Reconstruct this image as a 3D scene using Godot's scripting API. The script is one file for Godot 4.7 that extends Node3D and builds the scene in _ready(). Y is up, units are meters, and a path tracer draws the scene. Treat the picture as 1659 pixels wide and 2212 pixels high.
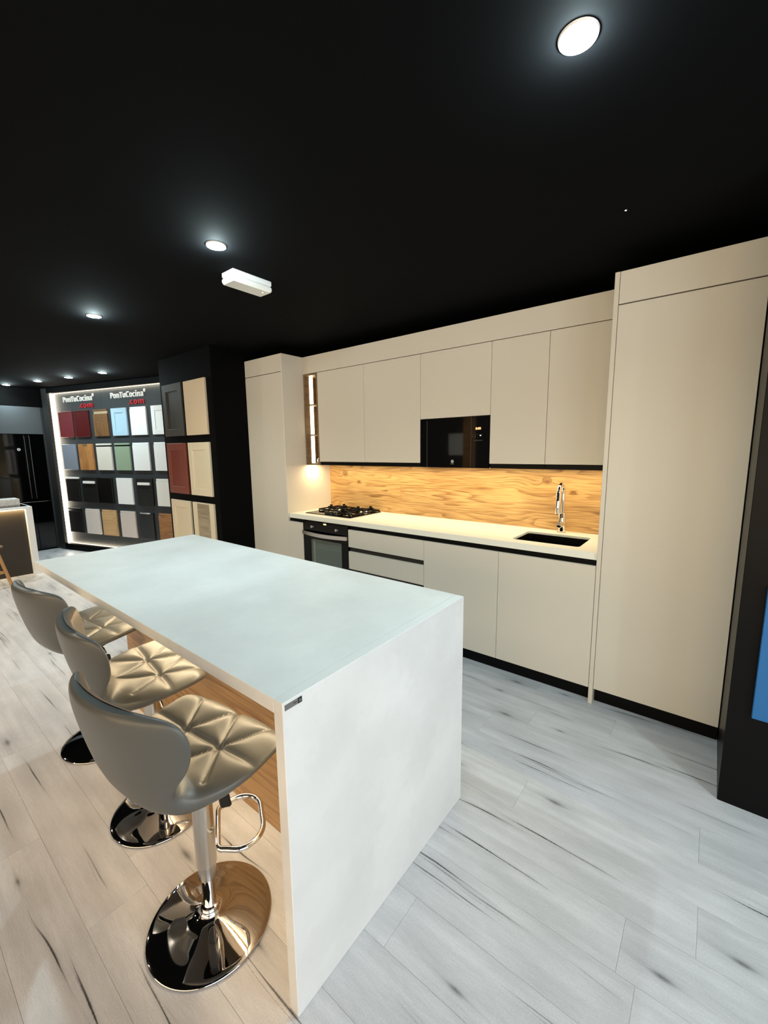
extends Node3D

# ------------------------------------------------------------------ constants of the place (metres)
const CEIL := 2.46
const ZU := -0.2537          # front of the wall cabinets
const ZB := -0.574           # face of the splashback
const XL := -1.477           # kitchen run: left end of the tall cabinet
const XW := -0.91            # worktop left end
const XE := 1.7748           # worktop right end
const XT := 1.7994           # right tall door
const XR := 2.3733           # right end of the run
const YP := 0.0957           # plinth height
const YD := 0.8302           # top of base doors
const YT := 2.2045           # top of tall doors
const YF := 2.365            # top of fascia
const IX0 := -0.6423
const IX1 := 1.5077
const IZ0 := 1.0644
const IZ1 := 1.964
const IY := 0.907
const DA := 0.27925268       # the display wall is turned by 16 degrees

var M := {}
var used := {}
var rng := RandomNumberGenerator.new()

# ------------------------------------------------------------------ tree helpers
func numbered(called: String) -> String:
	var n: int = used.get(called, 0)
	used[called] = n + 1
	return called if n == 0 else "%s_%03d" % [called, n]

func tag(o: Node, label: String, category: String, group := "") -> Node:
	o.set_meta("label", label)
	o.set_meta("category", category)
	if group != "":
		o.set_meta("group", group)
	return o

func thing(called: String, label: String, category: String, at := Vector3.ZERO, turn := 0.0, group := "") -> Node3D:
	var o := Node3D.new()
	o.name = numbered(called)
	add_child(o)
	o.position = at
	o.rotation.y = turn
	tag(o, label, category, group)
	return o

func put(called: String, st: SurfaceTool, m: Material, parent: Node = null) -> MeshInstance3D:
	var o := MeshInstance3D.new()
	o.mesh = st.commit()
	o.material_override = m
	if parent == null or parent == self:
		o.name = numbered(called)
		add_child(o)
	else:
		o.name = called
		parent.add_child(o, true)
	return o

func struct(called: String, st: SurfaceTool, m: Material, label: String, category: String) -> MeshInstance3D:
	var o := put(called, st, m)
	o.set_meta("kind", "structure")
	tag(o, label, category)
	return o

# ------------------------------------------------------------------ mesh helpers
func mb() -> SurfaceTool:
	var st := SurfaceTool.new()
	st.begin(Mesh.PRIMITIVE_TRIANGLES)
	return st

func uvof(p: Vector3, n: Vector3) -> Vector2:
	var a := n.abs()
	if a.y > a.x and a.y > a.z:
		return Vector2(p.x, p.z)
	if a.x > a.z:
		return Vector2(p.z, -p.y)
	return Vector2(p.x, -p.y)

func vert(st: SurfaceTool, p: Vector3, n: Vector3, uv: Vector2) -> void:
	st.set_normal(n)
	st.set_uv(uv)
	st.add_vertex(p)

# a convex flat face; the order of its corners is turned so that it faces along n
func face(st: SurfaceTool, pts: Array, n: Vector3, x := Transform3D.IDENTITY) -> void:
	var c: Vector3 = (pts[1] - pts[0]).cross(pts[2] - pts[0])
	var flip := c.dot(n) > 0.0
	var nn := (x.basis * n).normalized()
	for i in range(1, pts.size() - 1):
		var t := [pts[0], pts[i], pts[i + 1]]
		if flip:
			t = [pts[0], pts[i + 1], pts[i]]
		for p in t:
			vert(st, x * p, nn, uvof(p, n))

# box given by its low and high corner, with chamfered edges
func bx(st: SurfaceTool, lo: Vector3, hi: Vector3, b := 0.0015, x := Transform3D.IDENTITY) -> SurfaceTool:
	var c := (lo + hi) * 0.5
	var h := (hi - lo) * 0.5
	b = minf(b, minf(h.x, minf(h.y, h.z)) * 0.8)
	var ax := [Vector3.RIGHT, Vector3.UP, Vector3.BACK]
	for k in 3:
		var u: Vector3 = ax[(k + 1) % 3]
		var v: Vector3 = ax[(k + 2) % 3]
		var w: Vector3 = ax[k]
		var hu := h.dot(u) - b
		var hv := h.dot(v) - b
		for s in [-1.0, 1.0]:
			var o: Vector3 = c + w * s * h.dot(w)
			face(st, [o - u * hu - v * hv, o + u * hu - v * hv, o + u * hu + v * hv, o - u * hu + v * hv], w * s, x)
	if b > 0.0:
		for k in 3:
			var w: Vector3 = ax[k]
			var u: Vector3 = ax[(k + 1) % 3]
			var v: Vector3 = ax[(k + 2) % 3]
			var hw := h.dot(w) - b
			for su in [-1.0, 1.0]:
				for sv in [-1.0, 1.0]:
					var p1: Vector3 = c + u * su * h.dot(u) + v * sv * (h.dot(v) - b)
					var p2: Vector3 = c + u * su * (h.dot(u) - b) + v * sv * h.dot(v)
					face(st, [p1 - w * hw, p1 + w * hw, p2 + w * hw, p2 - w * hw], (u * su + v * sv).normalized(), x)
		for sx in [-1.0, 1.0]:
			for sy in [-1.0, 1.0]:
				for sz in [-1.0, 1.0]:
					var s := Vector3(sx, sy, sz)
					face(st, [c + s * Vector3(h.x, h.y - b, h.z - b), c + s * Vector3(h.x - b, h.y, h.z - b), c + s * Vector3(h.x - b, h.y - b, h.z)], s.normalized(), x)
	return st

func box(lo: Vector3, hi: Vector3, b := 0.0015, x := Transform3D.IDENTITY) -> SurfaceTool:
	return bx(mb(), lo, hi, b, x)

# profile: (radius, height) from one end to the other; smooth where it bends gently
func lathe(st: SurfaceTool, prof: Array, seg := 32, x := Transform3D.IDENTITY) -> SurfaceTool:
	var nn := []
	for i in prof.size() - 1:
		var d: Vector2 = prof[i + 1] - prof[i]
		nn.append(Vector2(d.y, -d.x).normalized() if d.length() > 1e-7 else Vector2(1, 0))
	for i in prof.size() - 1:
		var n0: Vector2 = nn[i]
		var n1: Vector2 = nn[i]
		if i > 0 and nn[i - 1].dot(nn[i]) > 0.7:
			n0 = (nn[i - 1] + nn[i]).normalized()
		if i < nn.size() - 1 and nn[i + 1].dot(nn[i]) > 0.7:
			n1 = (nn[i + 1] + nn[i]).normalized()
		for k in seg:
			var a := TAU * k / seg
			var b := TAU * (k + 1) / seg
			var q := []
			for e in [[i, a, n0], [i, b, n0], [i + 1, b, n1], [i + 1, a, n1]]:
				var p: Vector2 = prof[e[0]]
				var n: Vector2 = e[2]
				q.append([Vector3(cos(e[1]) * p.x, p.y, sin(e[1]) * p.x), Vector3(cos(e[1]) * n.x, n.y, sin(e[1]) * n.x)])
			quadn(st, q, x)
	return st

# four [point, normal] corners, oriented by their normals
func quadn(st: SurfaceTool, q: Array, x := Transform3D.IDENTITY) -> void:
	var avg: Vector3 = q[0][1] + q[1][1] + q[2][1] + q[3][1]
	for t in [[0, 1, 2], [0, 2, 3]]:
		var c: Vector3 = (q[t[1]][0] - q[t[0]][0]).cross(q[t[2]][0] - q[t[0]][0])
		if c.length_squared() < 1e-16:
			continue
		var o: Array = t if c.dot(avg) < 0.0 else [t[0], t[2], t[1]]
		for i in o:
			vert(st, x * q[i][0], (x.basis * q[i][1]).normalized(), Vector2(q[i][0].x, q[i][0].z))

func tube(st: SurfaceTool, path: Array, r: float, seg := 12, closed := false, x := Transform3D.IDENTITY) -> SurfaceTool:
	var n := path.size()
	var rings := []
	var up := Vector3.ZERO
	for i in n:
		var a: Vector3 = path[(i - 1 + n) % n] if closed or i > 0 else path[i]
		var b: Vector3 = path[(i + 1) % n] if closed or i < n - 1 else path[i]
		var d := (b - a).normalized()
		if up == Vector3.ZERO:
			up = d.cross(Vector3.UP if absf(d.y) < 0.9 else Vector3.RIGHT).normalized()
		up = (up - d * up.dot(d)).normalized()
		var v := d.cross(up)
		var ring := []
		for k in seg:
			var t := TAU * k / seg
			var nn := up * cos(t) + v * sin(t)
			ring.append([path[i] + nn * r, nn])
		rings.append(ring)
	for i in (n if closed else n - 1):
		for k in seg:
			quadn(st, [rings[i][k], rings[i][(k + 1) % seg], rings[(i + 1) % n][(k + 1) % seg], rings[(i + 1) % n][k]], x)
	if not closed:
		for e in [[0, 1], [n - 1, n - 2]]:
			var nn: Vector3 = (path[e[0]] - path[e[1]]).normalized()
			var pts := []
			for k in seg:
				pts.append(rings[e[0]][k][0])
			face(st, pts, nn, x)
	return st

func arc(c: Vector3, u: Vector3, v: Vector3, r: float, a0: float, a1: float, n: int) -> Array:
	var out := []
	for i in n + 1:
		var a := lerpf(a0, a1, float(i) / n)
		out.append(c + (u * cos(a) + v * sin(a)) * r)
	return out

# ------------------------------------------------------------------ materials
func mat(c: Color, rough := 0.5, metal := 0.0) -> StandardMaterial3D:
	var m := StandardMaterial3D.new()
	m.albedo_color = c
	m.roughness = rough
	m.metallic = metal
	return m

func glow(c: Color, e: float) -> StandardMaterial3D:
	var m := mat(Color(0.9, 0.9, 0.9), 0.5)
	m.emission_enabled = true
	m.emission = c
	m.emission_energy_multiplier = e
	return m

func noise_bytes(w: int, h: int, W: int, H: int, freq: float, sd: int, oct := 4) -> PackedByteArray:
	var f := FastNoiseLite.new()
	f.seed = sd
	f.frequency = freq
	f.fractal_octaves = oct
	f.noise_type = FastNoiseLite.TYPE_SIMPLEX_SMOOTH
	var im := f.get_seamless_image(w, h, false, false, 0.15)
	im.convert(Image.FORMAT_L8)
	im.resize(W, H, Image.INTERPOLATE_CUBIC)
	return im.get_data()

func to_tex(data: PackedByteArray, W: int, H: int) -> ImageTexture:
	var im := Image.create_from_data(W, H, false, Image.FORMAT_RGB8, data)
	return ImageTexture.create_from_image(im)

# wood with the grain along u: rings = how many dark bands over the height, warp = how much they wander
func wood(W: int, H: int, sd: int, a: Color, b: Color, rings: float, warp: float, band: float, streak: float, knots: int, stand := false) -> ImageTexture:
	var slow := noise_bytes(W / 16, H / 2, W, H, 0.012, sd, 3)
	var fine := noise_bytes(W / 40, H, W, H, 0.2, sd + 1, 4)
	var tone := noise_bytes(W / 32, H / 8, W, H, 0.03, sd + 2, 2)
	var mid := noise_bytes(W / 12, H, W, H, 0.03, sd + 3, 3)
	var kn := []
	var r := RandomNumberGenerator.new()
	r.seed = sd
	for i in knots:
		kn.append([r.randf() * W, r.randf_range(0.1, 0.9) * H, r.randf_range(0.012, 0.03) * W, r.randf_range(0.012, 0.022) * H])
	var out := PackedByteArray()
	out.resize(W * H * 3)
	var i := 0
	for y in H:
		var base := rings * y / H
		for x in W:
			var s := slow[i] / 255.0 - 0.5
			var kd := 0.0
			var kw := 0.0
			for k in kn:
				var dx: float = (x - k[0]) / k[2]
				var dy: float = (y - k[1]) / k[3]
				var q := dx * dx * 0.5 + dy * dy
				if q < 14.0:
					var e := exp(-q * 0.6)
					kw += e * 1.2 * signf(dy)
					kd = maxf(kd, exp(-q * 2.2))
			var ph := base + s * warp + kw
			var t := ph - floorf(ph)
			var ring := t * t * t if t < 0.93 else (1.0 - t) / 0.07 * 0.8
			var m := mid[i] / 255.0
			var v := band * ring * (0.35 + 0.9 * m) + streak * (fine[i] / 255.0 - 0.35) + 0.35 * (tone[i] / 255.0 - 0.5) + 0.75 * kd
			v = clampf(v, 0.0, 1.0)
			out[i * 3] = int(255.0 * lerpf(a.r, b.r, v))
			out[i * 3 + 1] = int(255.0 * lerpf(a.g, b.g, v))
			out[i * 3 + 2] = int(255.0 * lerpf(a.b, b.b, v))
			i += 1
	if stand:
		var im := Image.create_from_data(W, H, false, Image.FORMAT_RGB8, out)
		im.rotate_90(CLOCKWISE)
		return ImageTexture.create_from_image(im)
	return to_tex(out, W, H)

# pale washed floor boards: four boards of 1.22 x 0.18 m above one another, with cracks and knots
func floor_texture() -> ImageTexture:
	var W := 1536
	var H := 1600
	var slow := noise_bytes(W / 48, H / 2, W, H, 0.035, 11, 3)
	var fine := noise_bytes(W / 24, H, W, H, 0.34, 12, 3)
	var grit := noise_bytes(W / 3, H, W, H, 0.3, 13, 2)
	var cloud := noise_bytes(W / 24, H / 8, W, H, 0.05, 14, 2)
	var lum := PackedFloat32Array()
	lum.resize(W * H)
	for i in W * H:
		lum[i] = 0.785 + 0.07 * (slow[i] / 255.0 - 0.5) + 0.075 * (fine[i] / 255.0 - 0.5) + 0.07 * (grit[i] / 255.0 - 0.5) + 0.07 * (cloud[i] / 255.0 - 0.5)
	var r := RandomNumberGenerator.new()
	r.seed = 8
	var rh := H / 8
	for row in 8:
		var y0 := row * rh
		for c in [3, 2, 3, 1, 2, 1, 2, 3][row]:
			# a crack wanders along the board, broken and uneven, with a soft stain beside it
			var len := r.randf_range(0.22, 0.62) * W
			var x0 := r.randf_range(0.0, 1.0) * (W - len)
			var y := y0 + r.randf_range(0.15, 0.85) * rh
			var slope := r.randf_range(-0.02, 0.02)
			var deep := r.randf_range(0.28, 0.55)
			var ph := r.randf_range(0.0, 6.0)
			for k in int(len):
				var px := int(x0) + k
				var f := pow(sin(PI * k / len), 0.7)
				slope = slope * 0.995 + r.randf_range(-0.006, 0.006)
				y += slope
				var g := grit[(int(y0) + (k / 3) % rh) * W + px] / 255.0
				var th := 0.75 + 1.9 * f * (0.5 + 0.5 * sin(k * 0.019 + ph)) * (0.4 + 1.2 * g)
				var part := clampf(0.75 + 0.7 * sin(k * 0.0085 + ph * 2.0), 0.0, 1.0)
				for dy in range(-26, 27):
					var yy := int(y) + dy
					if yy < y0 + 1 or yy >= y0 + rh - 1:
						continue
					var q := (yy - y) / th
					var sh := deep * f * part * exp(-q * q) + 0.055 * f * part * exp(-absf(dy) / 9.0)
					if absf(yy - y - 7.0 - 6.0 * sin(k * 0.006 + ph)) < 1.3:
						sh += 0.5 * deep * f * part * part * g
					lum[yy * W + px] -= sh
		for c in [1, 2, 1, 1, 0, 2, 1, 1][row]:
			# a knot: a small dark smear drawn out along the grain
			var kx := r.randf_range(0.08, 0.92) * W
			var ky := y0 + r.randf_range(0.2, 0.8) * rh
			var ra := r.randf_range(6.0, 12.0)
			for dy in range(-48, 49):
				for dx in range(-190, 191):
					var xx := int(kx) + dx
					var yy := int(ky) + dy
					if xx < 0 or xx >= W or yy < y0 + 1 or yy >= y0 + rh - 1:
						continue
					var gg := grit[yy * W + xx] / 255.0
					var bend := dy - 0.00035 * dx * absf(dx)
					var d := sqrt(dx * dx * 0.09 + bend * bend) / ra
					var tail := exp(-absf(dx) / 75.0) * exp(-pow(bend / (0.45 * ra), 2.0))
					lum[yy * W + xx] -= 0.30 * exp(-d * d) * (0.25 + 0.75 * gg) + 0.13 * tail * (0.4 + 0.6 * gg) + 0.05 * exp(-d * d * 0.12)
	var out := PackedByteArray()
	out.resize(W * H * 3)
	for i in W * H:
		var v := clampf(lum[i], 0.2, 0.97)
		out[i * 3] = int(255.0 * v * 0.975)
		out[i * 3 + 1] = int(255.0 * v * 0.965)
		out[i * 3 + 2] = int(255.0 * v * 0.98)
	return to_tex(out, W, H)

func ramp(c0: Color, c1: Color) -> Gradient:
	var g := Gradient.new()
	g.set_color(0, c0)
	g.set_color(1, c1)
	return g

func cloudy(c0: Color, c1: Color, freq: float, sd: int) -> NoiseTexture2D:
	var t := NoiseTexture2D.new()
	t.width = 512
	t.height = 512
	t.seamless = true
	t.color_ramp = ramp(c0, c1)
	var f := FastNoiseLite.new()
	f.seed = sd
	f.frequency = freq
	f.fractal_octaves = 5
	f.noise_type = FastNoiseLite.TYPE_SIMPLEX_SMOOTH
	f.domain_warp_enabled = true
	f.domain_warp_amplitude = 40.0
	t.noise = f
	return t

func textured(t: Texture2D, rough: float, scale := Vector3.ONE) -> StandardMaterial3D:
	var m := mat(Color.WHITE, rough)
	m.albedo_texture = t
	m.uv1_scale = scale
	return m

func materials() -> void:
	M.black = mat(Color(0.025, 0.025, 0.027), 0.6)
	M.ceiling = mat(Color(0.050, 0.053, 0.060), 0.9)
	M.blackwall = mat(Color(0.04, 0.04, 0.045), 0.36)
	for k in ["black", "ceiling", "blackwall"]:
		M[k].metallic_specular = 0.16 if k == "ceiling" else (0.16 if k == "black" else 0.24)
	M.channel = mat(Color(0.02, 0.02, 0.022), 0.45)
	M.channel.metallic_specular = 0.25
	M.cream = mat(Color(0.83, 0.795, 0.735), 0.42)
	M.carcass = mat(Color(0.16, 0.14, 0.11), 0.7)
	M.chrome = mat(Color(0.93, 0.93, 0.94), 0.035, 1.0)
	M.satin = mat(Color(0.80, 0.79, 0.77), 0.26, 1.0)
	M.steel = mat(Color(0.72, 0.72, 0.73), 0.22, 1.0)
	M.glass = mat(Color(0.015, 0.015, 0.017), 0.04)
	M.ovenglass = mat(Color(0.012, 0.011, 0.011), 0.06)
	M.ovenglass.metallic_specular = 0.27
	M.iron = mat(Color(0.02, 0.02, 0.02), 0.6)
	M.iron.metallic_specular = 0.3
	M.plastic = mat(Color(0.03, 0.03, 0.032), 0.35)
	M.white = mat(Color(0.93, 0.93, 0.93), 0.4)
	M.frame = mat(Color(0.14, 0.145, 0.15), 0.5)
	M.slate = mat(Color(0.165, 0.185, 0.205), 0.6)
	M.floor = textured(floor_texture(), 0.42)
	M.floor.metallic_specular = 0.42
	M.oak = textured(wood(1536, 768, 21, Color(0.81, 0.655, 0.43), Color(0.42, 0.27, 0.12), 24.0, 4.5, 0.6, 0.85, 4), 0.42, Vector3(0.5, 1.0, 1))
	M.islandwood = textured(wood(1024, 512, 44, Color(0.70, 0.55, 0.37), Color(0.38, 0.26, 0.15), 16.0, 5.0, 0.6, 0.5, 2), 0.45, Vector3(0.5, 1.0, 1))
	M.walnut = textured(wood(512, 512, 63, Color(0.52, 0.42, 0.30), Color(0.30, 0.22, 0.15), 6.0, 4.0, 0.5, 0.6, 0), 0.5, Vector3(1, 1, 1))
	M.stone = textured(cloudy(Color(0.825, 0.826, 0.823), Color(0.89, 0.891, 0.888), 0.006, 3), 0.5, Vector3(0.7, 0.7, 1))
	M.quartz = mat(Color(0.93, 0.915, 0.86), 0.4)
	M.leather = mat(Color(0.315, 0.318, 0.31), 0.40)
	var nt := NoiseTexture2D.new()
	nt.width = 256
	nt.height = 256
	nt.seamless = true
	nt.as_normal_map = true
	nt.bump_strength = 1.2
	var nf := FastNoiseLite.new()
	nf.frequency = 0.12
	nt.noise = nf
	M.leather.normal_enabled = true
	M.leather.normal_texture = nt
	M.leather.normal_scale = 0.12
	M.leather.uv1_triplanar = true
	M.leather.uv1_scale = Vector3(9, 9, 9)
	M.cool = glow(Color(0.93, 0.97, 1.0), 14.0)
	M.warm = glow(Color(1.0, 0.9, 0.70), 5.0)
	M.neutral = glow(Color(1.0, 0.93, 0.80), 5.0)

# ------------------------------------------------------------------ lights
func area_light(parent: Node, at: Vector3, towards: Vector3, size: Vector2, c: Color, e: float, along := Vector3.RIGHT) -> void:
	var l := AreaLight3D.new()
	l.name = "glow_light"
	l.area_size = size
	l.area_normalize_energy = true
	l.light_color = c
	l.light_energy = e
	l.shadow_enabled = true
	l.area_range = 12.0
	parent.add_child(l, true)
	var z := -towards.normalized()
	var xx := (along - z * along.dot(z)).normalized()
	l.transform = Transform3D(Basis(xx, z.cross(xx), z), at)

func downlight(x: float, z: float, e: float, label: String, group: String, c := Color(0.89, 0.99, 1.0)) -> void:
	var t := thing("downlight", label, "downlight", Vector3(x, CEIL, z), 0.0, group)
	put("trim_ring", lathe(mb(), [Vector2(0.036, -0.004), Vector2(0.040, -0.006), Vector2(0.044, -0.005), Vector2(0.046, 0.0)], 32), M.white, t)
	put("lens", lathe(mb(), [Vector2(0.0, -0.010), Vector2(0.022, -0.009), Vector2(0.0355, -0.004), Vector2(0.0355, 0.001)], 28), M.cool, t)
	var l := SpotLight3D.new()
	l.name = "lamp_light"
	l.light_color = c
	l.light_energy = e
	l.light_size = 0.03
	l.spot_range = 14.0
	l.spot_attenuation = 2.0
	l.spot_angle = 74.0
	l.spot_angle_attenuation = 1.0
	l.shadow_enabled = true
	t.add_child(l)
	l.position = Vector3(0, -0.014, 0)
	l.rotation.x = -PI / 2
	# the lens stands proud and also glows sideways along the ceiling
	var h := OmniLight3D.new()
	h.name = "lens_light"
	h.light_color = c
	h.light_energy = e * 0.10
	h.light_size = 0.01
	h.omni_range = 6.0
	h.omni_attenuation = 2.0
	h.shadow_enabled = true
	t.add_child(h)
	h.position = Vector3(0, -0.035, 0)

const E_DOWN := 1.75
const E_WINDOW := 9.6
const E_WARM := 10.6

func lights() -> void:
	# the row over the island, then the row before the display wall
	var row := ["cool white recessed downlight nearest the camera, at the upper right of the ceiling", "cool white recessed downlight beside the emergency light", "cool white recessed downlight left of the emergency light, last of the big row", "cool white recessed downlight right of the picture, in front of the black wall"]
	var xs := [1.916, 0.31, -1.31, 3.42]
	for i in 4:
		downlight(xs[i], 1.32, E_DOWN, row[i], "recessed ceiling downlights")
	var far := ["rightmost of the four small downlights before the lit display wall", "second from the right of the four small downlights before the display wall", "third from the right of the four small downlights before the display wall", "leftmost of the four small downlights above the grey appliance housing"]
	var fp := [Vector2(-3.708, 0.492), Vector2(-4.374, 0.657), Vector2(-5.001, 0.837), Vector2(-5.692, 1.038)]
	for i in 4:
		downlight(fp[i].x, fp[i].y, 1.1, far[i], "recessed ceiling downlights")
	downlight(-1.5, 3.6, 6.2, "recessed downlight over the open floor left of the stools, out of the picture", "recessed ceiling downlights", Color(1.0, 0.94, 0.84))
	downlight(-3.4, 3.0, 5.4, "recessed downlight above the white counter, out of the picture", "recessed ceiling downlights", Color(1.0, 0.94, 0.84))
	# two things behind the camera that the black microwave glass mirrors
	var post := put("wooden_post", box(Vector3(-1.705, 0.0, 4.50), Vector3(-1.49, 2.12, 4.62), 0.004), M.islandwood)
	tag(post, "wooden post behind the camera, mirrored in the microwave glass", "post")
	post = put("notice_board", box(Vector3(-2.06, 1.36, 4.56), Vector3(-1.71, 1.79, 4.60), 0.004), mat(Color(0.85, 0.87, 0.88), 0.5))
	tag(post, "grey board behind the camera, mirrored in the microwave glass", "board")
	# the shop window on the right and the warm lit showroom wall behind the camera, both outside the picture
	var w := put("window_1", box(Vector3(4.96, 0.35, 0.9), Vector3(4.99, 2.25, 5.4), 0.0), glow(Color(1.0, 0.99, 0.96), 0.8))
	w.set_meta("kind", "structure")
	tag(w, "bright shop window right of the picture", "window")
	area_light(self, Vector3(4.95, 1.3, 3.15), Vector3(-1, 0, 0), Vector2(4.5, 1.9), Color(0.94, 0.975, 1.0), E_WINDOW, Vector3.BACK)
	w = put("lit_wall", box(Vector3(-1.2, 0.3, 6.44), Vector3(4.8, 2.3, 6.48), 0.0), glow(Color(1.0, 0.88, 0.70), 0.8))
	tag(w, "warm lit wall of the showroom behind the camera", "light panel")
	area_light(self, Vector3(1.8, 1.3, 6.42), Vector3(0, 0, -1), Vector2(6.0, 2.0), Color(1.0, 0.85, 0.62), E_WARM)

# ------------------------------------------------------------------ the room
func room() -> void:
	struct("ceiling", box(Vector3(-6.1, CEIL, -0.8), Vector3(5.2, CEIL + 0.12, 6.7), 0.0), M.ceiling, "matt black painted ceiling over the showroom", "ceiling")
	var fl := struct("floor", box(Vector3(-6.1, -0.15, -0.8), Vector3(5.2, -0.008, 6.7), 0.0), M.black, "pale grey washed wood plank floor", "floor")
	planks(fl)
	struct("wall_back", box(Vector3(-6.1, -0.01, -0.8), Vector3(5.2, CEIL, -0.602), 0.0), M.black, "black wall behind the kitchen run", "wall")
	struct("wall_left", box(Vector3(-6.1, -0.01, -0.602), Vector3(-5.92, CEIL, 6.5), 0.0), M.black, "black wall behind the grey appliance housing", "wall")
	struct("wall_front", box(Vector3(-6.1, -0.01, 6.5), Vector3(5.2, CEIL, 6.7), 0.0), mat(Color(0.5, 0.5, 0.5), 0.6), "grey wall behind the viewer", "wall")
	struct("wall_far_right", box(Vector3(5.0, -0.01, 0.4), Vector3(5.2, CEIL, 6.5), 0.0), mat(Color(0.45, 0.45, 0.45), 0.6), "grey wall at the far right of the showroom", "wall")
	struct("wall_right", box(Vector3(2.3765, -0.01, -0.602), Vector3(5.2, CEIL, 0.407), 0.002), M.blackwall, "black satin wall block right of the tall cabinet", "wall")
	struct("wall_pillar", box(Vector3(-2.52, -0.01, -0.602), Vector3(-1.4775, CEIL, 0.36), 0.002), M.black, "black pillar left of the tall cabinet, hung with door samples", "wall")
	var x := Transform3D(Basis(Vector3.UP, DA), Vector3(-5.87, 0, 0.58))
	struct("wall_diagonal", box(Vector3(-0.12, -0.01, -0.2), Vector3(3.6, CEIL, 0.0), 0.0, x), M.black, "black slanted wall that carries the lit sample display", "wall")

const ROWS := {4: 2.325, 5: 1.706, 6: 2.33, 7: 2.15, 8: 2.199, 9: 1.587, 11: -0.56, 12: -0.4}
func planks(fl: Node) -> void:
	var z0 := -0.1
	var pw := 0.18
	var pl := 1.22
	rng.seed = 77
	var rest := mb()
	for r in 38:
		var za := z0 + pw * r
		var off: float = ROWS.get(r, rng.randf_range(0.0, pl))
		var start := off - ceilf((off + 6.05) / pl) * pl
		var i := 0
		while start + i * pl < 5.0:
			var xa := start + i * pl
			i += 1
			var row := rng.randi_range(0, 7)
			var sh := rng.randf_range(0.0, 0.4)
			var flip := rng.randf() < 0.5
			var seen := za < 2.7 and xa < 3.6 and not (xa > 2.4 and za < 0.2)
			var st: SurfaceTool = mb() if seen else rest
			plank(st, xa, za, pl, pw, row, sh, flip)
			if seen:
				put("plank", st, M.floor, fl)
	var o := put("plank_field", rest, M.floor, fl)
	o.set_meta("kind", "stuff")

func plank(st: SurfaceTool, xa: float, za: float, pl: float, pw: float, row: int, sh: float, flip: bool) -> void:
	var g := 0.0002
	var b := 0.0007
	var x0 := xa + g
	var x1 := xa + pl - g
	var z0 := za + g
	var z1 := za + pw - g
	var uv := func(p: Vector3) -> Vector2:
		var u := (p.x - xa) / pl
		var v := (p.z - za) / pw
		if flip:
			u = 1.0 - u
			v = 1.0 - v
		return Vector2(u * 0.985 + 0.0075 + 0.0 * sh, (row + 0.01 + v * 0.98) / 8.0)
	var top := [Vector3(x0 + b, 0, z0 + b), Vector3(x1 - b, 0, z0 + b), Vector3(x1 - b, 0, z1 - b), Vector3(x0 + b, 0, z1 - b)]
	var low := [Vector3(x0, -b, z0), Vector3(x1, -b, z0), Vector3(x1, -b, z1), Vector3(x0, -b, z1)]
	for t in [[0, 1, 2], [0, 2, 3]]:
		for i in t:
			vert(st, top[i], Vector3.UP, uv.call(top[i]))
	for k in 4:
		var j := (k + 1) % 4
		var n: Vector3 = [Vector3(0, 1, -1), Vector3(1, 1, 0), Vector3(0, 1, 1), Vector3(-1, 1, 0)][k].normalized()
		for p in [[top[k], low[k], low[j]], [top[k], low[j], top[j]]]:
			for q in p:
				vert(st, q, n, uv.call(q))
		var dn: Vector3 = n * Vector3(1, 0, 1)
		var a: Vector3 = low[k] - Vector3(0, 0.007, 0)
		var c: Vector3 = low[j] - Vector3(0, 0.007, 0)
		for p in [[low[k], a, c], [low[k], c, low[j]]]:
			for q in p:
				vert(st, q, dn.normalized(), uv.call(q))

# ------------------------------------------------------------------ kitchen run
func door(parent: Node, x0: float, x1: float, y0: float, y1: float, z: float, called := "door", m: Material = null) -> MeshInstance3D:
	var g := 0.0013
	return put(called, box(Vector3(x0 + g, y0 + g, z - 0.019), Vector3(x1 - g, y1 - g, z), 0.0012), m if m else M.cream, parent)

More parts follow.
